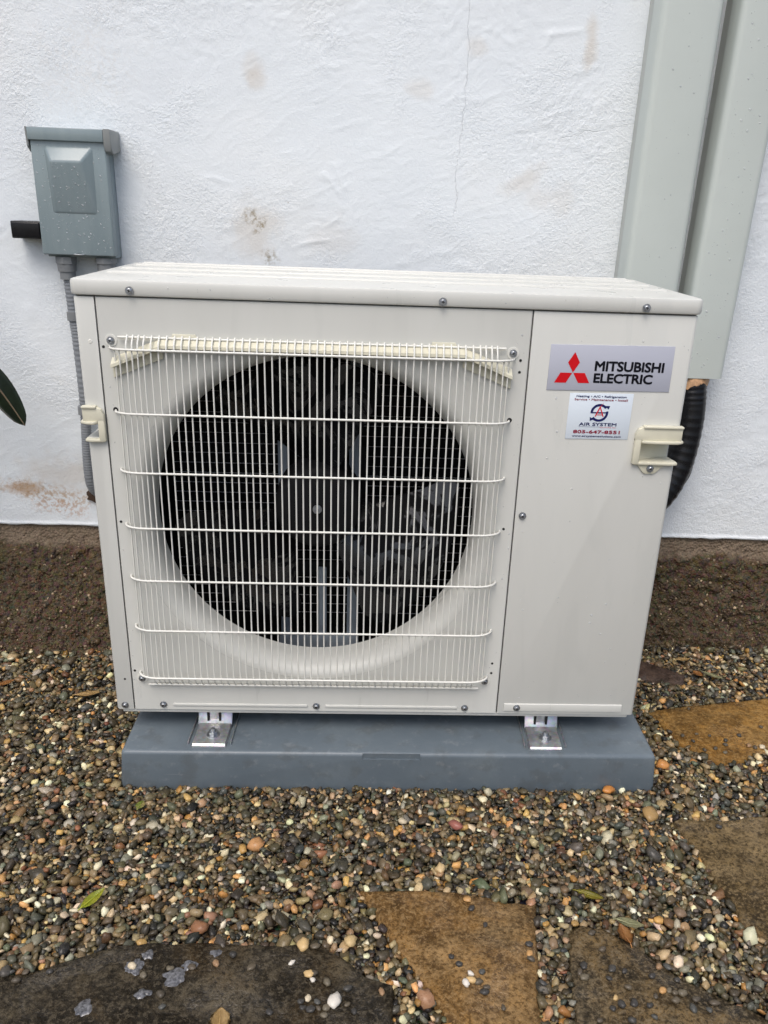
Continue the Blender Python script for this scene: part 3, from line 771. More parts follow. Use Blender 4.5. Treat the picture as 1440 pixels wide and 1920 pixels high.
# handles: cream plastic, one on each front corner
def handle(s, xin, xedge, z_hi, z_sh, z_lo, tab):
    hd = empty('handle', (xedge, 0, z_lo), None, None); adopt(hd, unit); hd.location = (xedge, 0, z_lo)
    X = lambda v: xedge - s * v            # distance inwards from the corner
    Wd = abs(xedge - xin)
    bm = bmesh.new()
    # upper band (rounded top inner corner)
    c = .012
    lp = [(X(-.0018), 0, z_sh), (X(Wd), 0, z_sh), (X(Wd), 0, z_hi - c)] + [(X(Wd - c * .3), 0, z_hi - c * .35)] + [(X(Wd - c), 0, z_hi), (X(-.0018), 0, z_hi)]
    prism(bm, [(p[0], .0008, p[2]) for p in lp], (0, -.0078, 0), .0014)
    # rim along the top, shelf, inner post, bottom ledge
    xa, xb = sorted((X(-.0020), X(Wd - c * .8)));  rbox(bm, xa, xb, -.0095, .0008, z_hi - .0028, z_hi + .0006, .0012)
    sh = [(X(Wd - .008), 0), (X(Wd - .010), -.0085), (X(.035 if tab else .014), -.0118), (X(.004), -.0110), (X(-.0050), -.0055), (X(-.0062), .004), (X(-.0045), .022), (X(.004), .030), (X(Wd - .008), .030)]
    prism(bm, [(p[0], p[1], z_sh - .0036) for p in sh], (0, 0, .0040), .0012)
    xa, xb = sorted((X(Wd), X(Wd - .0095))); rbox(bm, xa, xb, -.0070, .0010, z_lo, z_sh + .004, .0018)
    bl = [(X(Wd - .002), 0), (X(Wd - .002), -.0062), (X(.006), -.0080), (X(-.0012), -.0050), (X(-.0020), .004), (X(.002), .026), (X(Wd - .002), .030)]
    prism(bm, [(p[0], p[1], z_lo - .0006) for p in bl], (0, 0, .0042), .0012)
    # pocket back wall, slanting
    if tab:
        prism(bm, [(X(Wd - .008), .006, z_lo), (X(Wd - .008), .012, z_sh), (X(0.002), .033, z_sh), (X(0.002), .033, z_lo)], (0, .0012, 0))
        t0 = [(X(.058), 0, z_lo + .001), (X(.047), 0, z_lo - .0125), (X(.043), 0, z_lo - .0150), (X(.031), 0, z_lo - .0150), (X(.027), 0, z_lo - .0125), (X(.014), 0, z_lo + .001)]
        prism(bm, [(p[0], .0006, p[2]) for p in t0], (0, -.0034, 0), .001)
    else:
        prism(bm, [(X(Wd - .0095), .0, z_lo), (X(Wd - .0095), .0, z_sh), (X(Wd - .0125), .030, z_sh), (X(Wd - .0125), .030, z_lo)], (.0012, 0, 0))
    o = to_obj('grip', bm, 'cream', hd, 35)
    if tab: screw(X(.0365), z_lo - .0065, hd, -.0028, .95)
handle(1, .3548, .420, .4885, .4672, .4318, True)
handle(-1, -.3925, -.420, .4955, .4742, .4455, False)

# brand plate and contractor sticker
def text_mesh(body, x0, x1, z0, z1, mat, parent, y, bold=0.0, shear=0.0, name='lettering', spacing=1.0):
    cu = bpy.data.curves.new('t', 'FONT'); cu.body = body; cu.shear = shear; cu.resolution_u = 3; cu.space_character = spacing
    to = bpy.data.objects.new('t', cu); COL.objects.link(to)
    dg = bpy.context.evaluated_depsgraph_get(); me0 = bpy.data.meshes.new_from_object(to.evaluated_get(dg))
    bpy.data.objects.remove(to)
    co = np.array([v.co[:] for v in me0.vertices]); fs = [list(p.vertices) for p in me0.polygons]
    mn, mx = co.min(0), co.max(0); kx = (x1 - x0 - 2 * bold) / (mx[0] - mn[0]); kz = (z1 - z0 - 2 * bold) / (mx[1] - mn[1])
    px_, pz_ = x0 + bold + (co[:, 0] - mn[0]) * kx, z0 + bold + (co[:, 1] - mn[1]) * kz
    V_, F_ = [], []
    n_copy = 9 if bold else 1
    for c_ in range(n_copy):
        dx_, dz_ = (0, 0) if c_ == 8 or not bold else (bold * math.cos(R(45 * c_)), bold * math.sin(R(45 * c_)))
        o0 = len(V_); V_ += [(px_[i] + dx_, y - c_ * .000012, pz_[i] + dz_) for i in range(len(co))]; F_ += [[o0 + i for i in f] for f in fs]
    me = bpy.data.meshes.new(name); me.from_pydata(V_, [], F_); me.update(); me.materials.append(MAT[mat])
    o = bpy.data.objects.new(name, me); COL.objects.link(o); adopt(o, parent); return o
def poly(name, pts, mat, parent, y):
    bm = bmesh.new(); bm.faces.new([bm.verts.new((p[0], y, p[1])) for p in pts]); bmesh.ops.triangulate(bm, faces=bm.faces[:])
    return to_obj(name, bm, mat, parent)
bm = bmesh.new(); prism(bm, [(.2207, -.0002, .5355), (.3942, -.0002, .5370), (.3936, -.0002, .6003), (.2211, -.0002, .5985)], (0, -.0008, 0), .0003)
bpz = to_obj('brand_plate', bm, 'plate', unit); tag(bpz, 'silver plate with three red diamonds and black brand lettering')
YT = -.0013
text_mesh('MITSUBISHI', .2848, .3822, .5635, .5778, 'ink_black', bpz, YT, .00068, spacing=.97)
text_mesh('ELECTRIC', .2850, .3682, .5470, .5608, 'ink_black', bpz, YT, .00068, spacing=.97)
poly('diamond', [(.2554, .5888), (.2634, .5747), (.2551, .5608), (.2469, .5745)], 'ink_red', bpz, YT)
poly('diamond', [(.2378, .5602), (.2543, .5603), (.2466, .5463), (.2302, .5461)], 'ink_red', bpz, YT)
poly('diamond', [(.2558, .5603), (.2720, .5605), (.2796, .5466), (.2638, .5464)], 'ink_red', bpz, YT)
bm = bmesh.new(); prism(bm, [(.2545, -.0002, .4661), (.3451, -.0002, .4670), (.3452, -.0002, .5331), (.2548, -.0002, .5320)], (0, -.0006, 0), .0002)
stk = to_obj('contractor_sticker', bm, 'sticker', unit); tag(stk, 'white sticker with round arrow logo and red phone number')
YS = -.0011
text_mesh('Heating \u2022 A/C \u2022 Refrigeration', .2642, .3355, .5258, .5298, 'ink_navy', stk, YS, .00013)
text_mesh('Service \u2022 Maintenance \u2022 Install', .2619, .3377, .5220, .5252, 'ink_wine', stk, YS, .00010)
text_mesh('AIR SYSTEM', .2722, .3262, .4858, .4906, 'ink_navy', stk, YS, .00020)
poly('underline', [(.2722, .4841), (.3030, .4843), (.3030, .4846), (.2722, .4844)], 'ink_navy', stk, YS)
text_mesh('SOLUTIONS, INC', .3026, .3257, .4829, .4847, 'ink_red', stk, YS, 0)
text_mesh('805-647-8551', .2650, .3325, .4745, .4796, 'ink_wine', stk, YS, .00030)
text_mesh('www.airsystemsolutions.com', .2638, .3348, .4686, .4723, 'ink_navy', stk, YS, .00012)
def arc(c, r0, r1, a0, a1, n=22): 
    A = [R(a0 + (a1 - a0) * i / n) for i in range(n + 1)]
    return [(c[0] + r1 * math.cos(a), c[1] + r1 * math.sin(a)) for a in A] + [(c[0] + r0 * math.cos(a), c[1] + r0 * math.sin(a)) for a in A[::-1]]
LC = (.2994, .5049)
poly('logo_arc', arc(LC, .0094, .0128, 38, 178), 'ink_navy', stk, YS)
poly('logo_arc', arc(LC, .0094, .0128, 218, 372), 'ink_navy', stk, YS)
poly('logo_bar', [(.2868, .5040), (.3120, .5044), (.3120, .5062), (.2868, .5058)], 'ink_navy', stk, YS - .00008)
poly('logo_arrow', [(.3064, .5150), (.3135, .5152), (.3122, .5100)], 'ink_navy', stk, YS - .00008)
poly('logo_arrow', [(.2866, .4988), (.2924, .4950), (.2870, .4930)], 'ink_navy', stk, YS - .00008)
poly('logo_letter', [(.3001, .5142), (.3062, .4995), (.3046, .4995), (.2998, .5114), (.2950, .4995), (.2932, .4995), (.2990, .5142)], 'ink_red', stk, YS - .00016)
poly('logo_letter', [(.2960, .5026), (.3036, .5026), (.3040, .5016), (.2956, .5016)], 'ink_red', stk, YS - .00016)
poly('logo_stroke', [(.3048, .5210), (.3008, .5140), (.3000, .5142)], 'ink_red', stk, YS - .00024)

# mounting feet, galvanised, bolted to the pad
def foot_(xc, skew):
    ft = empty('mounting_foot', (xc, 0, PADZ), None, None); adopt(ft, unit); ft.location = (xc, 0, PADZ)
    bm = bmesh.new(); hw = .0275; z0 = PADZ + .0003
    rows = [(-.0400, z0, z0 + .002), (-.0375, z0 + .0022, z0 + .0046), (.008, z0 + .0022, z0 + .0048), (.0145, z0 + .0040, z0 + .0070), (.0260, z0 + .0290, z0 + .0310), (.0300, z0 + .0332, z0 + .0345), (.075, z0 + .0332, z0 + .0345)]
    prevr = None
    for (y, zb, zt) in rows:
        r_ = [bm.verts.new((xc + a * hw + skew * (y + .04), y, zz)) for a, zz in ((-1.0, zb - .002 if y < .01 else zb), (-.93, zt), (.93, zt), (1.0, zb - .002 if y < .01 else zb))]
        if prevr:
            for j in range(3): bm.faces.new((prevr[j], r_[j], r_[j + 1], prevr[j + 1]))
        else: bm.faces.new(r_)
        prevr = r_
    for s in (-1, 1):          # folded side flanges
        a = s * (hw + .0055)
        prism(bm, [(xc + a, -.033, z0), (xc + a + s * .0015, -.033, z0), (xc + a + s * .0015 + skew * .1, .06, z0), (xc + a + skew * .1, .06, z0)], (0, 0, .0034))
    rbox(bm, xc - .0075, xc + .0075, .0175, .0200, z0 + .0130, z0 + .0345)      # tongue
    b = to_obj('foot_plate', bm, 'galv', ft, 30)
    bm = bmesh.new()
    for s in (-1, 1): rbox(bm, xc + s * .0095 - .0015, xc + s * .0095 + .0015, .0135, .0185, z0 + .0120, z0 + .0290)
    to_obj('slot', bm, 'hole', ft)
    bm = bmesh.new(); c0 = Vector((xc + .003, -.0135, z0 + .0046))
    cyl(bm, c0, (0, -.06, 1), .0105, .0018, 28); cyl(bm, c0 + Vector((0, 0, .0016)), (0, -.06, 1), .0068, .0058, 6); cyl(bm, c0 + Vector((0, -.0004, .0072)), (0, -.06, 1), .0042, .0055, 16, .0036)
    to_obj('bolt', bm, 'steel', ft, 30)
foot_(-.2690, .02); foot_(.2715, .03)
droplets(ps, lambda g: ((g.uniform(.2, .415), 0, g.uniform(.03, .62)), (0, -1, 0)), 60, .0005, .0018, 5)
droplets(pf, lambda g: ((g.choice([g.uniform(-.388, -.376), g.uniform(.172, .19)]), 0, g.uniform(.03, .62)), (0, -1, 0)), 24, .0006, .0018, 6)
droplets(lid, lambda g: ((g.uniform(-.40, .40), g.uniform(.01, .3), H + .0228), (0, 0, 1)), 30, .0005, .0014, 8)
droplets(lid, lambda g: ((g.uniform(-.40, .40), -.0045, g.uniform(H + .005, H + .018)), (0, -1, 0)), 16, .0005, .0014, 18)

# ------------------------------------------------------------------ disconnect box
bx = empty('disconnect_box', (-.556, .5, .655), 'grey metal electrical disconnect box beaded with rain on the white wall', 'electrical box')
BX0, BX1, BY, BZ0, BZ1 = -.6200, -.4930, .4465, .6640, .852
bm = bmesh.new(); rbox(bm, BX0 + .004, BX1 - .001, BY + .014, .503, BZ0 - .004, BZ1 + .004, .0015); to_obj('enclosure', bm, 'box', bx)
bm = bmesh.new(); rbox(bm, BX0, BX1 + .001, BY, BY + .026, BZ0, BZ1 + .003, .0022, 3); cov = to_obj('cover', bm, 'box', bx)
# pressed handle bump
bm = bmesh.new()
b_ = [(-.5975, BY, .8435), (-.5135, BY, .8445), (-.5150, BY, .7330), (-.5935, BY, .7335)]
t_ = [(-.5840, BY - .0175, .8190), (-.5310, BY - .0175, .8195), (-.5190, BY - .0012, .7350), (-.5890, BY - .0012, .7350)]
vb = [bm.verts.new((p[0], p[1] + .001, p[2])) for p in b_]; vt = [bm.verts.new(p) for p in t_]
bm.faces.new(vt)
for i in range(4): bm.faces.new((vb[i], vb[(i + 1) % 4], vt[(i + 1) % 4], vt[i]))
bmesh.ops.bevel(bm, geom=[e for e in bm.edges if len(e.link_faces) == 2], offset=.004, segments=4, profile=.5, affect='EDGES')
to_obj('pull_grip', bm, 'box', cov, 60)
# hood with side caps
bm = bmesh.new(); rbox(bm, -.6215, -.4930, BY - .0060, .503, .8515, .8718, .0018, 2); to_obj('hood', bm, 'box', bx)
bm = bmesh.new()
prism(bm, [(-.4930, BY - .0068, .8725), (-.4930, .497, .8725), (-.4930, .497, .8400), (-.4930, BY + .008, .8330), (-.4930, BY - .0030, .8380), (-.4930, BY - .0068, .8480)], (.0135, 0, 0), .0025, 3); to_obj('hood_end_cap', bm, 'boxcap', bx)
bm = bmesh.new()
prism(bm, [(-.6215, BY - .0050, .8720), (-.6215, .497, .8720), (-.6215, .497, .8400), (-.6215, BY + .010, .8330), (-.6215, BY - .0020, .8420)], (-.0035, 0, 0), .001, 2); to_obj('hood_end_cap', bm, 'boxcap', bx)
bm = bmesh.new(); c0 = Vector((-.5545, BY - .001, BZ0 + .0012))
prism(bm, [tuple(c0 + Vector((.0098 * math.cos(R(a)), .0085 * math.sin(R(a)), 0))) for a in range(0, 360, 15)], (0, 0, .0018), .0004)
lp = to_obj('padlock_loop', bm, ['white_ring', 'hole'], cov)
bm = bmesh.new(); prism(bm, [tuple(c0 + Vector((.0052 * math.cos(R(a)), -.0012 + .0042 * math.sin(R(a)), .0017))) for a in range(0, 360, 20)], (0, 0, .0004)); to_obj('loop_hole', bm, 'hole', cov)
droplets(cov, lambda g: ((g.uniform(BX0 + .003, BX1 - .003), BY, g.uniform(BZ0 + .004, BZ1 - .003)), (0, -1, 0)), 330, .0004, .0017, 12)
def on_grip(g):
    u, v = g.random(), g.random(); zz = .8185 - .080 * v; xx = -.586 + .057 * u + (.0075 * v) * (1 if u > .5 else 0); yy = BY - .0175 + .0163 * (.819 - zz) / .084
    return (xx, yy, zz), (0, -1, -.19)
droplets(cov, on_grip, 110, .0004, .0018, 13)

# conduit whip from the box, connectors
cd = empty('flexible_conduit', (-.585, .475, .2), 'grey corrugated electrical conduit running down the wall beside the left edge of the unit', 'conduit')
bm = bmesh.new(); cyl(bm, (-.5885, .472, .660), (0, 0, -1), .0195, .012, 8); cyl(bm, (-.5885, .472, .648), (0, 0, -1), .0175, .014, 24, .0160); cyl(bm, (-.5885, .472, .634), (0, 0, -1), .0140, .014, 24); to_obj('connector', bm, 'fitting', cd)
path = smooth_path([(-.5875, .472, .625), (-.5865, .474, .560), (-.5845, .475, .50), (-.5840, .476, .40), (-.5870, .477, .34), (-.5905, .478, .29), (-.5925, .480, .235), (-.5900, .487, .205), (-.580, .505, .185)], 40)
# resample for corrugation
bm = bmesh.new(); L = 0; last = path[0]; pp, rr_ = [path[0]], [.0100]; acc = 0; k = 0
for p in path[1:]:
    acc += (p - last).length; last = p
    if acc >= .00115:
        k += 1; pp.append(p); rr_.append(.0101 if (k % 4) in (1, 2) else .0094); acc = 0
tube(bm, pp, rr_, 14); to_obj('flexible_tube', bm, 'flex', cd, 180)
for zc in (.553, .372):
    bm = bmesh.new(); tube(bm, [(-.5862 if zc > .5 else -.5850, .4745, zc + .008), (-.5860 if zc > .5 else -.5856, .4745, zc - .008)], .0128, 20); to_obj('clamp_band', bm, 'fitting', cd)
bm = bmesh.new()
lp_ = [(-.585 + (.022 + .008 * mnoise.noise(Vector((a * .05, 3, 1)))) * math.cos(R(a)), .4985, .188 + (.018 + .007 * mnoise.noise(Vector((a * .06, 1, 7)))) * math.sin(R(a))) for a in range(0, 360, 15)]
prism(bm, lp_, (0, -.006, 0), .002); to_obj('wall_patch', bm, 'brownfoam', cd)
c2 = empty('conduit_stub', (-.515, .475, .6), 'short grey conduit fitting under the right side of the disconnect box', 'conduit')
bm = bmesh.new(); cyl(bm, (-.516, .472, .660), (0, 0, -1), .0195, .010, 8); cyl(bm, (-.516, .472, .650), (0, 0, -1), .0165, .030, 24); to_obj('connector', bm, 'fitting', c2)
bm = bmesh.new(); pts_ = [(-.516, .472, .62 - .0015 * i) for i in range(240)]; tube(bm, pts_, [.0103 if (i % 4) in (1, 2) else .009 for i in range(240)], 12); to_obj('flexible_tube', bm, 'flex', c2, 180)
# small black block beside the box
bm = bmesh.new(); rbox(bm, -.6755, -.6205, .4560, .5025, .6895, .7190, .0022, 3)
bb = empty('black_bracket', (-.65, .5, .70), 'short black plastic block sticking out left of the disconnect box', 'bracket')
to_obj('block', bm, 'black_plastic', bb)
bm = bmesh.new(); rbox(bm, -.6740, -.6235, .4530, .4585, .6915, .7170, .0018, 3); to_obj('face_plate', bm, 'black_plastic', bb)

# ------------------------------------------------------------------ line-set ducts
def duct(x0, x1, zb, lean, label, seed):
    d_ = empty('line_set_duct', ((x0 + x1) / 2, .5, zb), label, 'duct', 'wall ducts for the pipes')
    prof_ = [(x0, .4655), (x0 + .0030, .4410), (x0 + .0042, .4365), (x0 + .0068, .4330), (x0 + .0105, .4308), (x0 + .015, .4300),
             (x1 - .015, .4300), (x1 - .0105, .4308), (x1 - .0068, .4330), (x1 - .0042, .4365), (x1 - .0030, .4410), (x1, .4655), (x1, .4685), (x0, .4685)]
    bm = bmesh.new(); zt = 1.9
    prism(bm, [(p[0], p[1], zb) for p in prof_], (lean * (zt - zb), 0, zt - zb), 0)
    # hollow lower end
    cv = to_obj('duct_cover', bm, 'duct', d_, 28)
    bm = bmesh.new()
    prism(bm, [(x0 + .0025, .469, zb - .0), (x0 + .0025, .503, zb), (x1 - .0025, .503, zb), (x1 - .0025, .469, zb)], (lean * (zt - zb), 0, zt - zb), 0)
    to_obj('duct_base', bm, 'ductdark', d_)
    def on(g):
        z = g.uniform(zb + .02, 1.2); return ((g.uniform(x0 + .02, x1 - .022) + lean * (z - zb), .4300, z), (0, -1, 0))
    droplets(cv, on, 70 if seed == 1 else 170, .0005, .0021, seed)
    return d_
duct(.4365, .5475, .46, .007, 'left of the two pale grey pipe ducts, disappearing behind the unit', 1)
duct(.5655, .6620, .478, .015, 'right of the two pale grey pipe ducts, ending above a black pipe', 2)

ls = empty('line_set', (.6, .45, .2), 'black ribbed pipe bundle with torn tan insulation hanging out of the right duct', 'pipe')
path = smooth_path([(.6085, .462, .470), (.6110, .456, .44), (.6120, .450, .40), (.6085, .444, .35), (.5985, .436, .30), (.578, .426, .255), (.545, .410, .225), (.50, .385, .215), (.45, .36, .215)], 30)
bm = bmesh.new(); last = path[0]; pp, rr_ = [path[0]], [.0290]; acc = 0; k = 0
for p in path[1:]:
    acc += (p - last).length; last = p
    if acc >= .0024:
        k += 1; pp.append(p); rr_.append((.0306 if (k % 5) in (1, 2) else .0299) if k > 24 else .0300 + .0012 * mnoise.noise(Vector((k * .5, 1, 2)))); acc = 0
tube(bm, pp, rr_, 24); to_obj('ribbed_sleeve', bm, 'black_plastic', ls, 180)
bm = bmesh.new(); pth = smooth_path([(.640, .470, .30), (.632, .458, .275), (.610, .445, .245), (.575, .425, .225), (.53, .40, .205)], 8); tube(bm, pth, .0065, 10); to_obj('drain_tube', bm, 'black_plastic', ls, 180)
bm = bmesh.new(); tube(bm, [(.6085, .462, .455), (.6085, .462, .474), (.608, .463, .492)], [.0312, .0320, .0270], 22)
for v in bm.verts: v.co += Vector((mnoise.noise(v.co * 90), mnoise.noise(v.co * 90 + Vector((5, 0, 0))), mnoise.noise(v.co * 90 + Vector((0, 5, 0))) * 1.6)) * .004
to_obj('torn_insulation', bm, 'copperfoam', ls, 60)
bm = bmesh.new(); tube(bm, [(.634, .480, .448), (.636, .479, .465), (.634, .478, .492)], [.010, .015, .014], 12)
for v in bm.verts: v.co += Vector((mnoise.noise(v.co * 110), mnoise.noise(v.co * 110 + Vector((5, 0, 0))), mnoise.noise(v.co * 110 + Vector((0, 5, 0))))) * .004
to_obj('foam_lump', bm, 'brownfoam', ls, 60)

# ------------------------------------------------------------------ gravel: deposited pebble by pebble
GX0, GX1, GY0, GY1, CELL = -.95, 1.06, -.57, .50, .0022
nx, ny = int((GX1 - GX0) / CELL), int((GY1 - GY0) / CELL)
gx = GX0 + (np.arange(nx) + .5) * CELL; gy = GY0 + (np.arange(ny) + .5) * CELL
GXX, GYY = np.meshgrid(gx, gy, indexing='ij')
Hm = np.full((nx, ny), -.1225) + fbm(GXX, GYY, 5, 3, 77) * .008
Hm += .012 * np.exp(-((GXX - .02) / .14) ** 2 - ((GYY + .075) / .035) ** 2) + .006 * np.exp(-((GXX - .40) / .08) ** 2 - ((GYY + .075) / .03) ** 2)
Hm += .008 * np.exp(-((GXX + .55) / .25) ** 2 - ((GYY - .33) / .06) ** 2)
block = np.zeros((nx, ny), bool)
block |= (GXX > PADX0 - .003) & (GXX < PADX1 + .003) & (GYY > PADY0 - .004) & (GYY < PADY1 + .004)
fo = np.interp(GXX, [-1.6, -.8, -.5, 0, .5, .8, 1.8], [.18, .165, .130, .10, .058, .085, .10])
footy = WY - fo
footline = footy + .002 + fbm(GXX, GXX * 0, 18, 3, 5) * .02
slope = np.clip((GYY - footline) / .13, 0, None)
Hm = np.where(GYY > footline, -.115 + slope * .20, Hm)
block |= GYY > footline + .008
def in_poly(pl, X, Y):
    c = np.zeros(X.shape, bool); n = len(pl)
    for i in range(n):
        ax, ay = pl[i]; bx_, by_ = pl[i - 1]
        if ay == by_: continue
        c ^= ((ay > Y) != (by_ > Y)) & (X < (bx_ - ax) * (Y - ay) / (by_ - ay) + ax)
    return c
for pl_, top in STONES:
    ins = in_poly(pl_, GXX, GYY)
    Hm = np.where(ins, top, Hm)
    ring_ = ins.copy()
    for _ in range(5): ring_ = ring_ | np.roll(ring_, 1, 0) | np.roll(ring_, -1, 0) | np.roll(ring_, 1, 1) | np.roll(ring_, -1, 1)
    Hm = np.where(ring_ & ~ins, Hm - .010, Hm)
    er = ins.copy()
    for _ in range(2):
        er = er & np.roll(er, 1, 0) & np.roll(er, -1, 0) & np.roll(er, 1, 1) & np.roll(er, -1, 1)
    block |= er
# low-poly pebble forms: a cube subdivided once, rounded and knocked about (26 vertices, 24 quads)
bmq = bmesh.new(); bmesh.ops.create_cube(bmq, size=2.0); bmesh.ops.subdivide_edges(bmq, edges=bmq.edges[:], cuts=1, use_grid_fill=True)
bmq.verts.index_update(); base_v = np.array([v.co[:] for v in bmq.verts]); base_q = np.array([[v.index for v in f.verts] for f in bmq.faces]); bmq.free()
nrm_ = base_v / np.linalg.norm(base_v, axis=1, keepdims=True)
FORMS = []
for i in range(24):
    p_ = RNG.uniform(2.0, 4.2); sq = np.sum(np.abs(nrm_) ** p_, 1, keepdims=True) ** (-1 / p_)
    f = nrm_ * sq * (1 + RNG.normal(0, .12, (len(nrm_), 1)))
    sh_ = RNG.normal(0, .16, (3, 3)); np.fill_diagonal(sh_, 0); f = f @ (np.eye(3) + sh_)
    FORMS.append(f)
PAL = [((74, 68, 56), 20), ((90, 82, 66), 18), ((62, 60, 53), 14), ((106, 96, 76), 13), ((82, 82, 77), 9), ((72, 77, 78), 4), ((124, 112, 88), 11), ((158, 140, 110), 8.5), ((190, 174, 142), 7.0), ((222, 214, 194), 5.2),
       ((168, 128, 76), 2.6), ((190, 156, 104), 4.4), ((124, 90, 68), 2.4), ((152, 120, 98), 2.4), ((92, 97, 84), 5), ((118, 118, 110), 6), ((42, 42, 42), 13), ((162, 160, 148), 4.0), ((96, 76, 58), 4), ((124, 102, 72), 6)]
PC = np.array([lin(c)[:3] for c, _ in PAL]); PW = np.array([w_ for _, w_ in PAL]); PW = PW / PW.sum()
NP = 78000
cand = np.argwhere(~block)
VV = np.empty((NP, 26, 3), np.float32)
aa = np.clip(np.exp(RNG.normal(math.log(.0042), .31, NP)), .0024, .0112)
aa[RNG.random(NP) < .02] *= 1.5; aa = np.minimum(aa, .0112)
bb_ = aa * RNG.uniform(.55, .95, NP); cc_ = aa * RNG.uniform(.36, .68, NP); th_ = RNG.uniform(0, 6.283, NP); tl_ = RNG.normal(0, .36, (NP, 2)); of_ = RNG.uniform(-.5, .5, (NP, 2)) * CELL
cid = RNG.choice(len(PAL), NP, p=PW); jit = RNG.normal(1, .18, (NP, 1)); jit3 = RNG.normal(1, .05, (NP, 3))
CC = np.clip(PC[cid] * jit * jit3 * np.array([1.0, .945, .81]), .004, .8)
ctries = RNG.integers(0, len(cand), (NP, 4)); CZT = np.empty((NP, 3))
for i in range(NP):
    a = aa[i]; b = bb_[i]; c = cc_[i]
    cs = cand[ctries[i]]; k = int(np.argmin(Hm[cs[:, 0], cs[:, 1]])); ci, cj = cs[k]
    x = gx[ci] + of_[i, 0]; y = gy[cj] + of_[i, 1]
    rad = .5 * (a + b); n_ = int(rad / CELL) + 1
    i0, i1, j0, j1 = max(ci - n_, 0), min(ci + n_ + 1, nx), max(cj - n_, 0), min(cj + n_ + 1, ny)
    sub = Hm[i0:i1, j0:j1]
    d2 = ((gx[i0:i1, None] - x) ** 2 + (gy[None, j0:j1] - y) ** 2) / (rad * rad)
    msk = (d2 < 1) | (d2 <= d2.min())
    hb = sub[msk]; zc = .55 * hb.mean() + .45 * hb.max() + c * .62
    topz = zc + c * np.sqrt(np.clip(1 - d2, 0, 1)) * .88
    Hm[i0:i1, j0:j1] = np.where(msk & ~block[i0:i1, j0:j1], np.maximum(sub, topz), sub)
    CZT[i] = (ci, cj, zc + c)
    th = th_[i]; ct, st_ = math.cos(th), math.sin(th); tx, ty = tl_[i]
    f = FORMS[i % 24]; fx = f[:, 0] * a; fy = f[:, 1] * b; fz = f[:, 2] * c
    yy = fy * math.cos(tx) - fz * math.sin(tx); zz = fy * math.sin(tx) + fz * math.cos(tx)
    xx = fx * math.cos(ty) + zz * math.sin(ty); zz = zz * math.cos(ty) - fx * math.sin(ty)
    VV[i, :, 0] = x + xx * ct - yy * st_; VV[i, :, 1] = y + xx * st_ + yy * ct; VV[i, :, 2] = zc + zz
# leave out the stones that ended up wholly buried
ii, jj = CZT[:, 0].astype(int), CZT[:, 1].astype(int)
cover = np.min([Hm[np.clip(ii + di, 0, nx - 1), np.clip(jj + dj, 0, ny - 1)] for di, dj in ((0, 0), (2, 0), (-2, 0), (0, 2), (0, -2))], 0)
keep = cover < CZT[:, 2] + .0010
VV = VV[keep]; CC = CC[keep]; NP = len(VV); print('pebbles kept', NP)
me = bpy.data.meshes.new('gravel')
me.vertices.add(NP * 26); me.vertices.foreach_set('co', VV.ravel())
q = (base_q[None] + (np.arange(NP) * 26)[:, None, None]).reshape(-1)
me.loops.add(len(q)); me.loops.foreach_set('vertex_index', q.astype(np.int32))
npoly = len(q) // 4
me.polygons.add(npoly); me.polygons.foreach_set('loop_start', np.arange(0, len(q), 4, dtype=np.int32)); me.polygons.foreach_set('loop_total', np.full(npoly, 4, np.int32))
me.polygons.foreach_set('use_smooth', np.ones(npoly, bool))
ca = me.color_attributes.new('Col', 'FLOAT_COLOR', 'POINT')
cc = np.ones((NP, 26, 4), np.float32); cc[:, :, :3] = CC[:, None, :]
ca.data.foreach_set('color', cc.ravel())
me.update(calc_edges=True)
me.materials.append(MAT['gravel'])
grv = bpy.data.objects.new('gravel', me); COL.objects.link(grv)
tag(grv, 'wet multicoloured river gravel covering the ground around the pad and flagstones', 'gravel', kind='stuff')
def ground_h(x, y):
    i = min(max(int((x - GX0) / CELL), 2), nx - 3); j = min(max(int((y - GY0) / CELL), 2), ny - 3)
    return float(Hm[i - 2:i + 3, j - 2:j + 3].max())

# coarse grains standing out of the footing
NA = 6000
hh_, ww_ = FOOT[0].shape
ai = (np.sqrt(RNG.uniform(.05, 1, NA)) * (hh_ - 2)).astype(int); aj = RNG.integers(200, ww_ - 200, NA)
ctr = np.stack([FOOT[0][ai, aj], FOOT[1][ai, aj], FOOT[2][ai, aj]], 1)
sc_ = np.clip(np.exp(RNG.normal(math.log(.0023), .40, NA)), .001, .007)[:, None, None] * RNG.uniform(.5, 1, (NA, 1, 3))
AV = np.stack([FORMS[i % 24] for i in range(NA)]) * sc_
an = RNG.uniform(0, 6.283, NA); ca_, sa_ = np.cos(an)[:, None], np.sin(an)[:, None]
AV = np.stack([AV[:, :, 0] * ca_ - AV[:, :, 2] * sa_, AV[:, :, 1], AV[:, :, 0] * sa_ + AV[:, :, 2] * ca_], -1) + ctr[:, None, :]
acol = np.where(RNG.random((NA, 1)) < .80, np.array([[.070, .047, .025]]), np.where(RNG.random((NA, 1)) < .6, np.array([[.14, .105, .065]]), np.array([[.34, .26, .17]]))) * RNG.normal(1, .25, (NA, 1)).clip(.4, 1.7)
me = bpy.data.meshes.new('aggregate'); me.vertices.add(NA * 26); me.vertices.foreach_set('co', AV.astype(np.float32).ravel())
q = (base_q[None] + (np.arange(NA) * 26)[:, None, None]).reshape(-1); npoly = len(q) // 4
me.loops.add(len(q)); me.loops.foreach_set('vertex_index', q.astype(np.int32)); me.polygons.add(npoly)
me.polygons.foreach_set('loop_start', np.arange(0, len(q), 4, dtype=np.int32)); me.polygons.foreach_set('loop_total', np.full(npoly, 4, np.int32)); me.polygons.foreach_set('use_smooth', np.ones(npoly, bool))
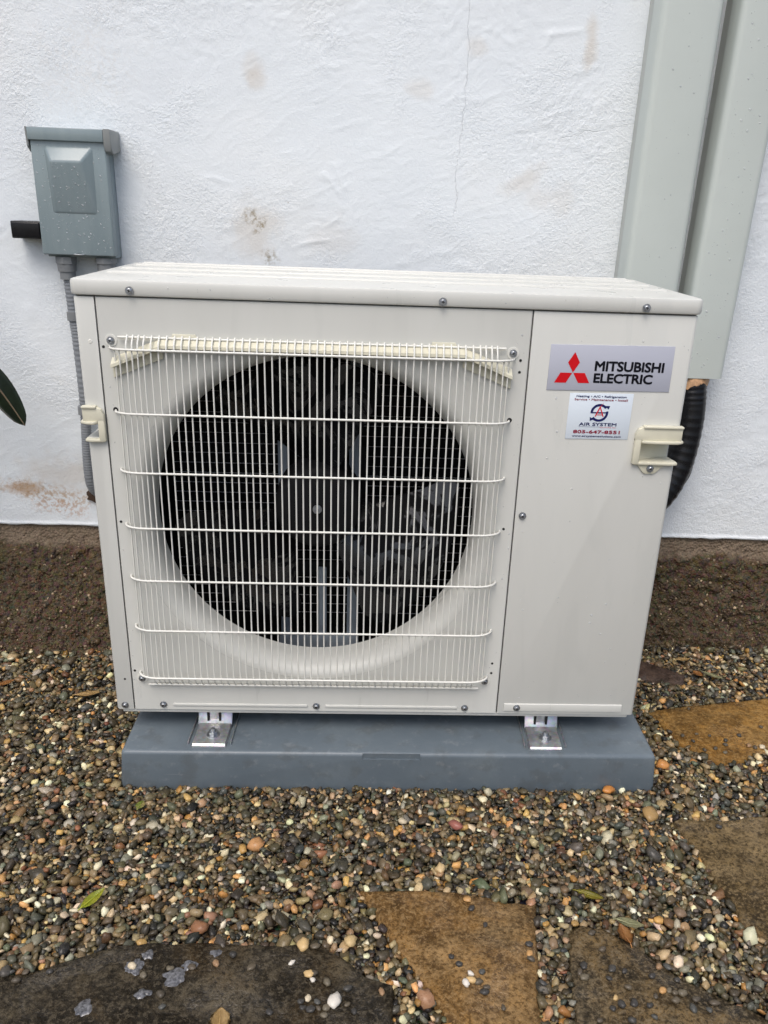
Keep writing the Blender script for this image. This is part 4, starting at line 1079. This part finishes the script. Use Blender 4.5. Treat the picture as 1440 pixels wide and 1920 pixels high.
ca = me.color_attributes.new('Col', 'FLOAT_COLOR', 'POINT'); cc = np.ones((NA, 26, 4), np.float32); cc[:, :, :3] = acol[:, None, :]; ca.data.foreach_set('color', cc.ravel())
me.update(calc_edges=True); me.materials.append(MAT['gravel'])
ag = bpy.data.objects.new('aggregate', me); COL.objects.link(ag); adopt(ag, foot); tag(ag, 'small stones standing out of the concrete', kind='stuff')

# ------------------------------------------------------------------ loose pebbles on the flagstones
PEB = []
for i in range(7):
    bm = bmesh.new(); bmesh.ops.create_icosphere(bm, subdivisions=2, radius=1.0)
    for v in bm.verts:
        n3 = v.co.normalized(); v.co = n3 * (1 + .34 * mnoise.noise(n3 * 1.6 + Vector((i * 7, 0, 0))) + .08 * mnoise.noise(n3 * 3 + Vector((0, i * 5, 0))))
        v.co.x *= 1; v.co.y *= .72; v.co.z *= .5
        if v.co.z < -.30: v.co.z = -.30
    o = to_obj('pebble', bm, 'pebble', None, 180); PEB.append(o.data); bpy.data.objects.remove(o)
pc_ = random.Random(3)
def pebble(x, y, z, r, c, label, group):
    o = inst('pebble', pc_.choice(PEB), None, (x, y, z + .28 * r), (pc_.uniform(-.12, .12), pc_.uniform(-.12, .12), pc_.uniform(0, 6.28)), (r, r * pc_.uniform(.85, 1.15), r * pc_.uniform(.85, 1.2)))
    o.color = lin(c); tag(o, label, 'pebble', group); return o
darks = [(68, 66, 62), (80, 73, 62), (62, 60, 57), (94, 85, 70), (80, 80, 76), (106, 98, 82), (88, 79, 66)]
lights = [(206, 192, 164), (188, 146, 94), (200, 170, 120), (176, 130, 80), (214, 208, 196), (150, 120, 90)]
PA = [(-.106, -.391), (-.084, -.408), (-.079, -.407), (-.079, -.415), (-.062, -.418), (-.094, -.366), (-.079, -.368), (-.083, -.438), (-.052, -.442), (-.091, -.442), (-.088, -.45), (-.079, -.453), (-.072, -.443), (-.07, -.452), (-.061, -.45), (-.063, -.46), (-.037, -.445), (-.029, -.455), (-.037, -.425), (-.126, -.454), (.003, -.43), (-.281, -.406), (-.254, -.433), (-.249, -.448), (-.297, -.395), (-.251, -.399), (-.225, -.398), (-.197, -.394), (-.179, -.379), (-.154, -.397), (-.439, -.398), (-.423, -.397), (-.395, -.397), (-.429, -.41)]
PB = [(.12, -.292), (.124, -.306), (.139, -.331), (.09, -.382), (.098, -.394), (.111, -.407), (.111, -.416), (.104, -.42), (.119, -.418), (.129, -.424), (.125, -.43), (.125, -.405), (.145, -.45), (.19, -.365), (.188, -.378), (.189, -.384)]
PCc = [(.277, -.342), (.284, -.367), (.255, -.389), (.248, -.398), (.252, -.405), (.288, -.396), (.303, -.399), (.281, -.409), (.282, -.434), (.301, -.422), (.276, -.446), (.287, -.442), (.302, -.442), (.335, -.406), (.342, -.425), (.35, -.425), (.366, -.408), (.356, -.428), (.319, -.447), (.321, -.46), (.349, -.391), (.36, -.391), (.353, -.439), (.365, -.428), (.256, -.462), (.294, -.462), (.38, -.435), (.39, -.45), (.37, -.45), (.40, -.44), (.33, -.435)]
PD = [(.522, -.147), (.60, -.20)]
PE = [(.594, .173), (.551, .087), (.579, .093), (.601, .088), (.564, .07), (.597, .051), (.624, .073), (.619, .061), (.656, .089), (.708, .116), (.61, .04), (.575, .045), (.661, .06), (.67, .055), (.683, .056)]
lightA = {0, 1, 3, 5, 7, 8, 20, 24, 27}; lightB = {0, 5, 6, 7, 14}; lightC = {8, 14, 20}; lightE = {12, 14}
ORD = 'first second third fourth fifth sixth seventh eighth ninth tenth eleventh twelfth thirteenth fourteenth fifteenth sixteenth seventeenth eighteenth nineteenth twentieth twenty-first twenty-second twenty-third twenty-fourth twenty-fifth twenty-sixth twenty-seventh twenty-eighth twenty-ninth thirtieth'.split()
def across(p):
    v_ = Vector(p) - cam.matrix_world.translation
    return v_.dot(right) / v_.dot(fwd)
for pts_, hz_, lset, nm in ((PA, hA, lightA, 'the large dark flagstone'), (PB, hB, lightB, 'the rusty wedge-shaped flagstone'), (PCc, hC, lightC, 'the mottled grey flagstone'), (PD, hD, set(), 'the brown and olive flagstone'), (PE, hE, lightE, 'the smooth ochre flagstone')):
    made = {True: [], False: []}
    for i, (x, y) in enumerate(pts_):
        big = (pts_ is PA and i in (5, 8)); r = .0098 if big else pc_.uniform(.0040, .0064)
        lt = i in lset
        made[lt].append(pebble(x, y, hz_(x, y), r, pc_.choice(lights if lt else darks), None, ('pale' if lt else 'dark') + ' loose pebbles on ' + nm))
    for lt, lst in made.items():
        w_ = 'pale' if lt else 'dark'
        for i, o in enumerate(sorted(lst, key=lambda q_: across(q_.location))): o['label'] = w_ + ' wet pebble on ' + nm + ', ' + ORD[i] + ' ' + w_ + ' one from the left'
for x, y, r, c, lb in ((.3753, -.062, .0115, (190, 128, 66), 'large orange pebble against the front of the pad near its right end'), (.4860, .004, .0125, (196, 138, 80), 'large orange pebble beside the front right corner of the pad'),
                       (.425, -.118, .015, (160, 130, 84), 'long tan pebble above the left corner of the olive flagstone'), (.118, -.150, .0110, (150, 96, 84), 'reddish pink oval pebble in the gravel below the pad centre')):
    pebble(x, y, ground_h(x, y) - .002, r, c, lb, None)

# thin foamy puddles on the dark stone
fr_ = random.Random(9)
PUD = ['topmost small foamy puddle on the large dark flagstone', 'round foamy puddle below the topmost one on the large dark flagstone', 'largest whitish foamy puddle on the large dark flagstone', 'small foamy puddle just right of the largest one on the dark flagstone', 'rightmost small foamy puddle on the large dark flagstone', 'foamy puddle below the round one on the large dark flagstone', 'leftmost foamy puddle on the large dark flagstone']
for n, (x, y, r) in enumerate(((-.282, -.378, .007), (-.295, -.394, .011), (-.243, -.408, .013), (-.229, -.394, .008), (-.2, -.377, .007), (-.275, -.431, .008), (-.339, -.448, .010))):
    bm = bmesh.new(); kk = 30; z = hA(x, y) + .0012
    ring, ring_in = [], []
    for i in range(kk):
        a = 2 * math.pi * i / kk; q_ = r * (1 + .55 * mnoise.noise(Vector((math.cos(a) * 1.6, math.sin(a) * 1.6, n * 3.1))) + .18 * mnoise.noise(Vector((math.cos(a) * 5, math.sin(a) * 5, n))))
        px_, py_ = x + q_ * math.cos(a) * 1.15, y + q_ * math.sin(a) * .9
        ring.append(bm.verts.new((px_, py_, hA(px_, py_) - .0004))); px2, py2 = x + (px_ - x) * .8, y + (py_ - y) * .8
        ring_in.append(bm.verts.new((px2, py2, hA(px2, py2) + .0011)))
    cv_ = bm.verts.new((x, y, z + .0003))
    for i in range(kk):
        bm.faces.new((ring[i], ring[(i + 1) % kk], ring_in[(i + 1) % kk], ring_in[i])); bm.faces.new((ring_in[i], ring_in[(i + 1) % kk], cv_))
    tag(to_obj('foam_puddle', bm, 'foam', None, 180), PUD[n], 'puddle', 'foamy puddles on the dark flagstone')

# ------------------------------------------------------------------ fallen leaves
def leaf(name, x, y, L, W_, ang, mat, label, z=None, curl=.25, tilt=(0, 0), jag=0.0):
    bm = bmesh.new(); n = 12; rows = []
    for i in range(n + 1):
        t_ = i / n; hw = W_ * .5 * (math.sin(math.pi * min(1, t_ * .96 + .02)) ** .8) * (1 - .25 * t_)
        if jag: hw *= 1 + jag * math.sin(t_ * 19 + 1) * .6
        zc = curl * L * ((t_ - .5) ** 2) * 1.2
        row = []
        for s in (-1, -.5, 0, .5, 1):
            row.append(bm.verts.new(((t_ - .5) * L, s * hw, zc + abs(s) * hw * curl + .02 * W_ * mnoise.noise(Vector((t_ * 5, s * 2, x * 50))))))
        rows.append(row)
    for i in range(n):
        for j in range(4): bm.faces.new((rows[i][j], rows[i + 1][j], rows[i + 1][j + 1], rows[i][j + 1]))
    ex = bmesh.ops.solidify(bm, geom=bm.faces[:], thickness=.0005)
    tube(bm, [(-L * .62, 0, .04 * L), (-L * .45, 0, curl * L * .28), (0, 0, .0006), (L * .4, 0, curl * L * .2)], [.0007, .0007, .0005, .0003], 5)
    o = to_obj(name, bm, mat, None, 180)
    o.location = (x, y, (ground_h(x, y) + .002 if z is None else z) + .0015); o.rotation_euler = (tilt[0], tilt[1], R(ang))
    return tag(o, label, 'leaf', 'fallen leaves')
leaf('fallen_leaf', -.377, -.290, .036, .016, 48, 'leaf_lime', 'yellow-green leaf on the gravel above the large dark flagstone', tilt=(.25, -.2))
leaf('fallen_leaf', -.362, -.110, .019, .016, 80, 'leaf_spot', 'small green and tan spotted leaf on gravel below the pad left corner', curl=.1)
leaf('fallen_leaf', .290, -.279, .038, .014, -22, 'leaf_olive', 'olive leaf on the gravel above the mottled grey flagstone', tilt=(.3, 0))
leaf('fallen_leaf', .330, -.330, .036, .017, -18, 'leaf_sage', 'pale sage leaf at the top edge of the mottled grey flagstone', curl=.3)
leaf('fallen_leaf', .318, -.348, .032, .021, 100, 'leaf_rust', 'crumpled rusty leaf below the pale sage leaf', curl=.5, jag=.3)
leaf('fallen_leaf', -.180, -.466, .030, .027, 95, 'leaf_tan', 'tan curled leaf on the dark flagstone at the bottom edge', z=hA(-.18, -.466), curl=.25, jag=.2)
leaf('fallen_leaf', .642, .342, .034, .018, 8, 'leaf_tan', 'ragged tan leaf on gravel near the footing at right', curl=.4, jag=.35)
leaf('fallen_leaf', .684, .283, .042, .015, -38, 'leaf_sage', 'pale slim leaf on gravel beyond the ochre flagstone', curl=.15)
leaf('fallen_leaf', .656, .291, .024, .022, -60, 'leaf_rust', 'brown leaf beside the pale slim leaf beyond the ochre flagstone', curl=.3, jag=.3)
leaf('fallen_leaf', -.702, .226, .032, .020, 40, 'leaf_rust', 'orange-brown leaf on gravel at the left edge of the picture', curl=.2, jag=.2)
leaf('fallen_leaf', -.536, .188, .044, .022, 15, 'leaf_tan', 'tan leaf on gravel beside the left foot of the unit', curl=.15)

# ------------------------------------------------------------------ rubber plant at the left edge
pl_ = empty('rubber_plant', (-.83, .33, -.115), 'dark green rubber plant leaves reaching in from the left edge', 'plant')
bm = bmesh.new(); tube(bm, smooth_path([(-.83, .33, -.12), (-.825, .335, .15), (-.82, .34, .40), (-.815, .34, .62)], 6), [.010 - .0002 * i for i in range(19)], 8); to_obj('stem', bm, 'leaf_rib', pl_, 180)
def big_leaf(base, mid, tip, W_, face=(0.3, -1, .35)):
    pts_ = smooth_path([base, mid, tip], 9); pts_ = [Vector(p) for p in pts_]
    bm = bmesh.new(); rows = []; n = len(pts_) - 1
    fc = Vector(face).normalized()
    for i, p in enumerate(pts_):
        t_ = i / n; tg = (pts_[min(i + 1, n)] - pts_[max(i - 1, 0)]).normalized(); sd_ = tg.cross(fc).normalized(); nn = sd_.cross(tg)
        hw = W_ * .5 * max(.012, (math.sin(math.pi * min(.995, .05 + .95 * t_)) ** .62) if t_ < .88 else (math.sin(math.pi * .886) ** .62) * max(0, (1 - t_) / .12) ** .9 + .01)
        rows.append([bm.verts.new(p + sd_ * (s * hw) + nn * (-abs(s) * hw * .22)) for s in (-1, -.66, -.33, 0, .33, .66, 1)])
    for i in range(n):
        for j in range(6): bm.faces.new((rows[i][j], rows[i + 1][j], rows[i + 1][j + 1], rows[i][j + 1]))
    bmesh.ops.solidify(bm, geom=bm.faces[:], thickness=.0012)
    lf = to_obj('leaf', bm, 'leaf_dark', pl_, 180)
    bm = bmesh.new(); tube(bm, pts_, [.0022 * (1 - .75 * i / n) + .0003 for i in range(n + 1)], 6); to_obj('midrib', bm, 'leaf_rib', lf, 180)
    bm = bmesh.new(); tube(bm, [(-.822, .337, pts_[0].z - .03), tuple(pts_[0])], .003, 6); to_obj('leaf_stalk', bm, 'leaf_rib', lf, 180)
big_leaf((-.775, .345, .520), (-.700, .345, .455), (-.6535, .352, .370), .050)
big_leaf((-.790, .30, .42), (-.735, .295, .415), (-.690, .300, .378), .040)
big_leaf((-.845, .30, .55), (-.90, .27, .60), (-.98, .25, .56), .07, (-.3, -1, .5))
big_leaf((-.82, .33, .62), (-.84, .31, .72), (-.87, .28, .80), .06, (0, -1, .2))
big_leaf((-.84, .36, .30), (-.90, .36, .34), (-.97, .37, .30), .06, (-.2, -1, .6))
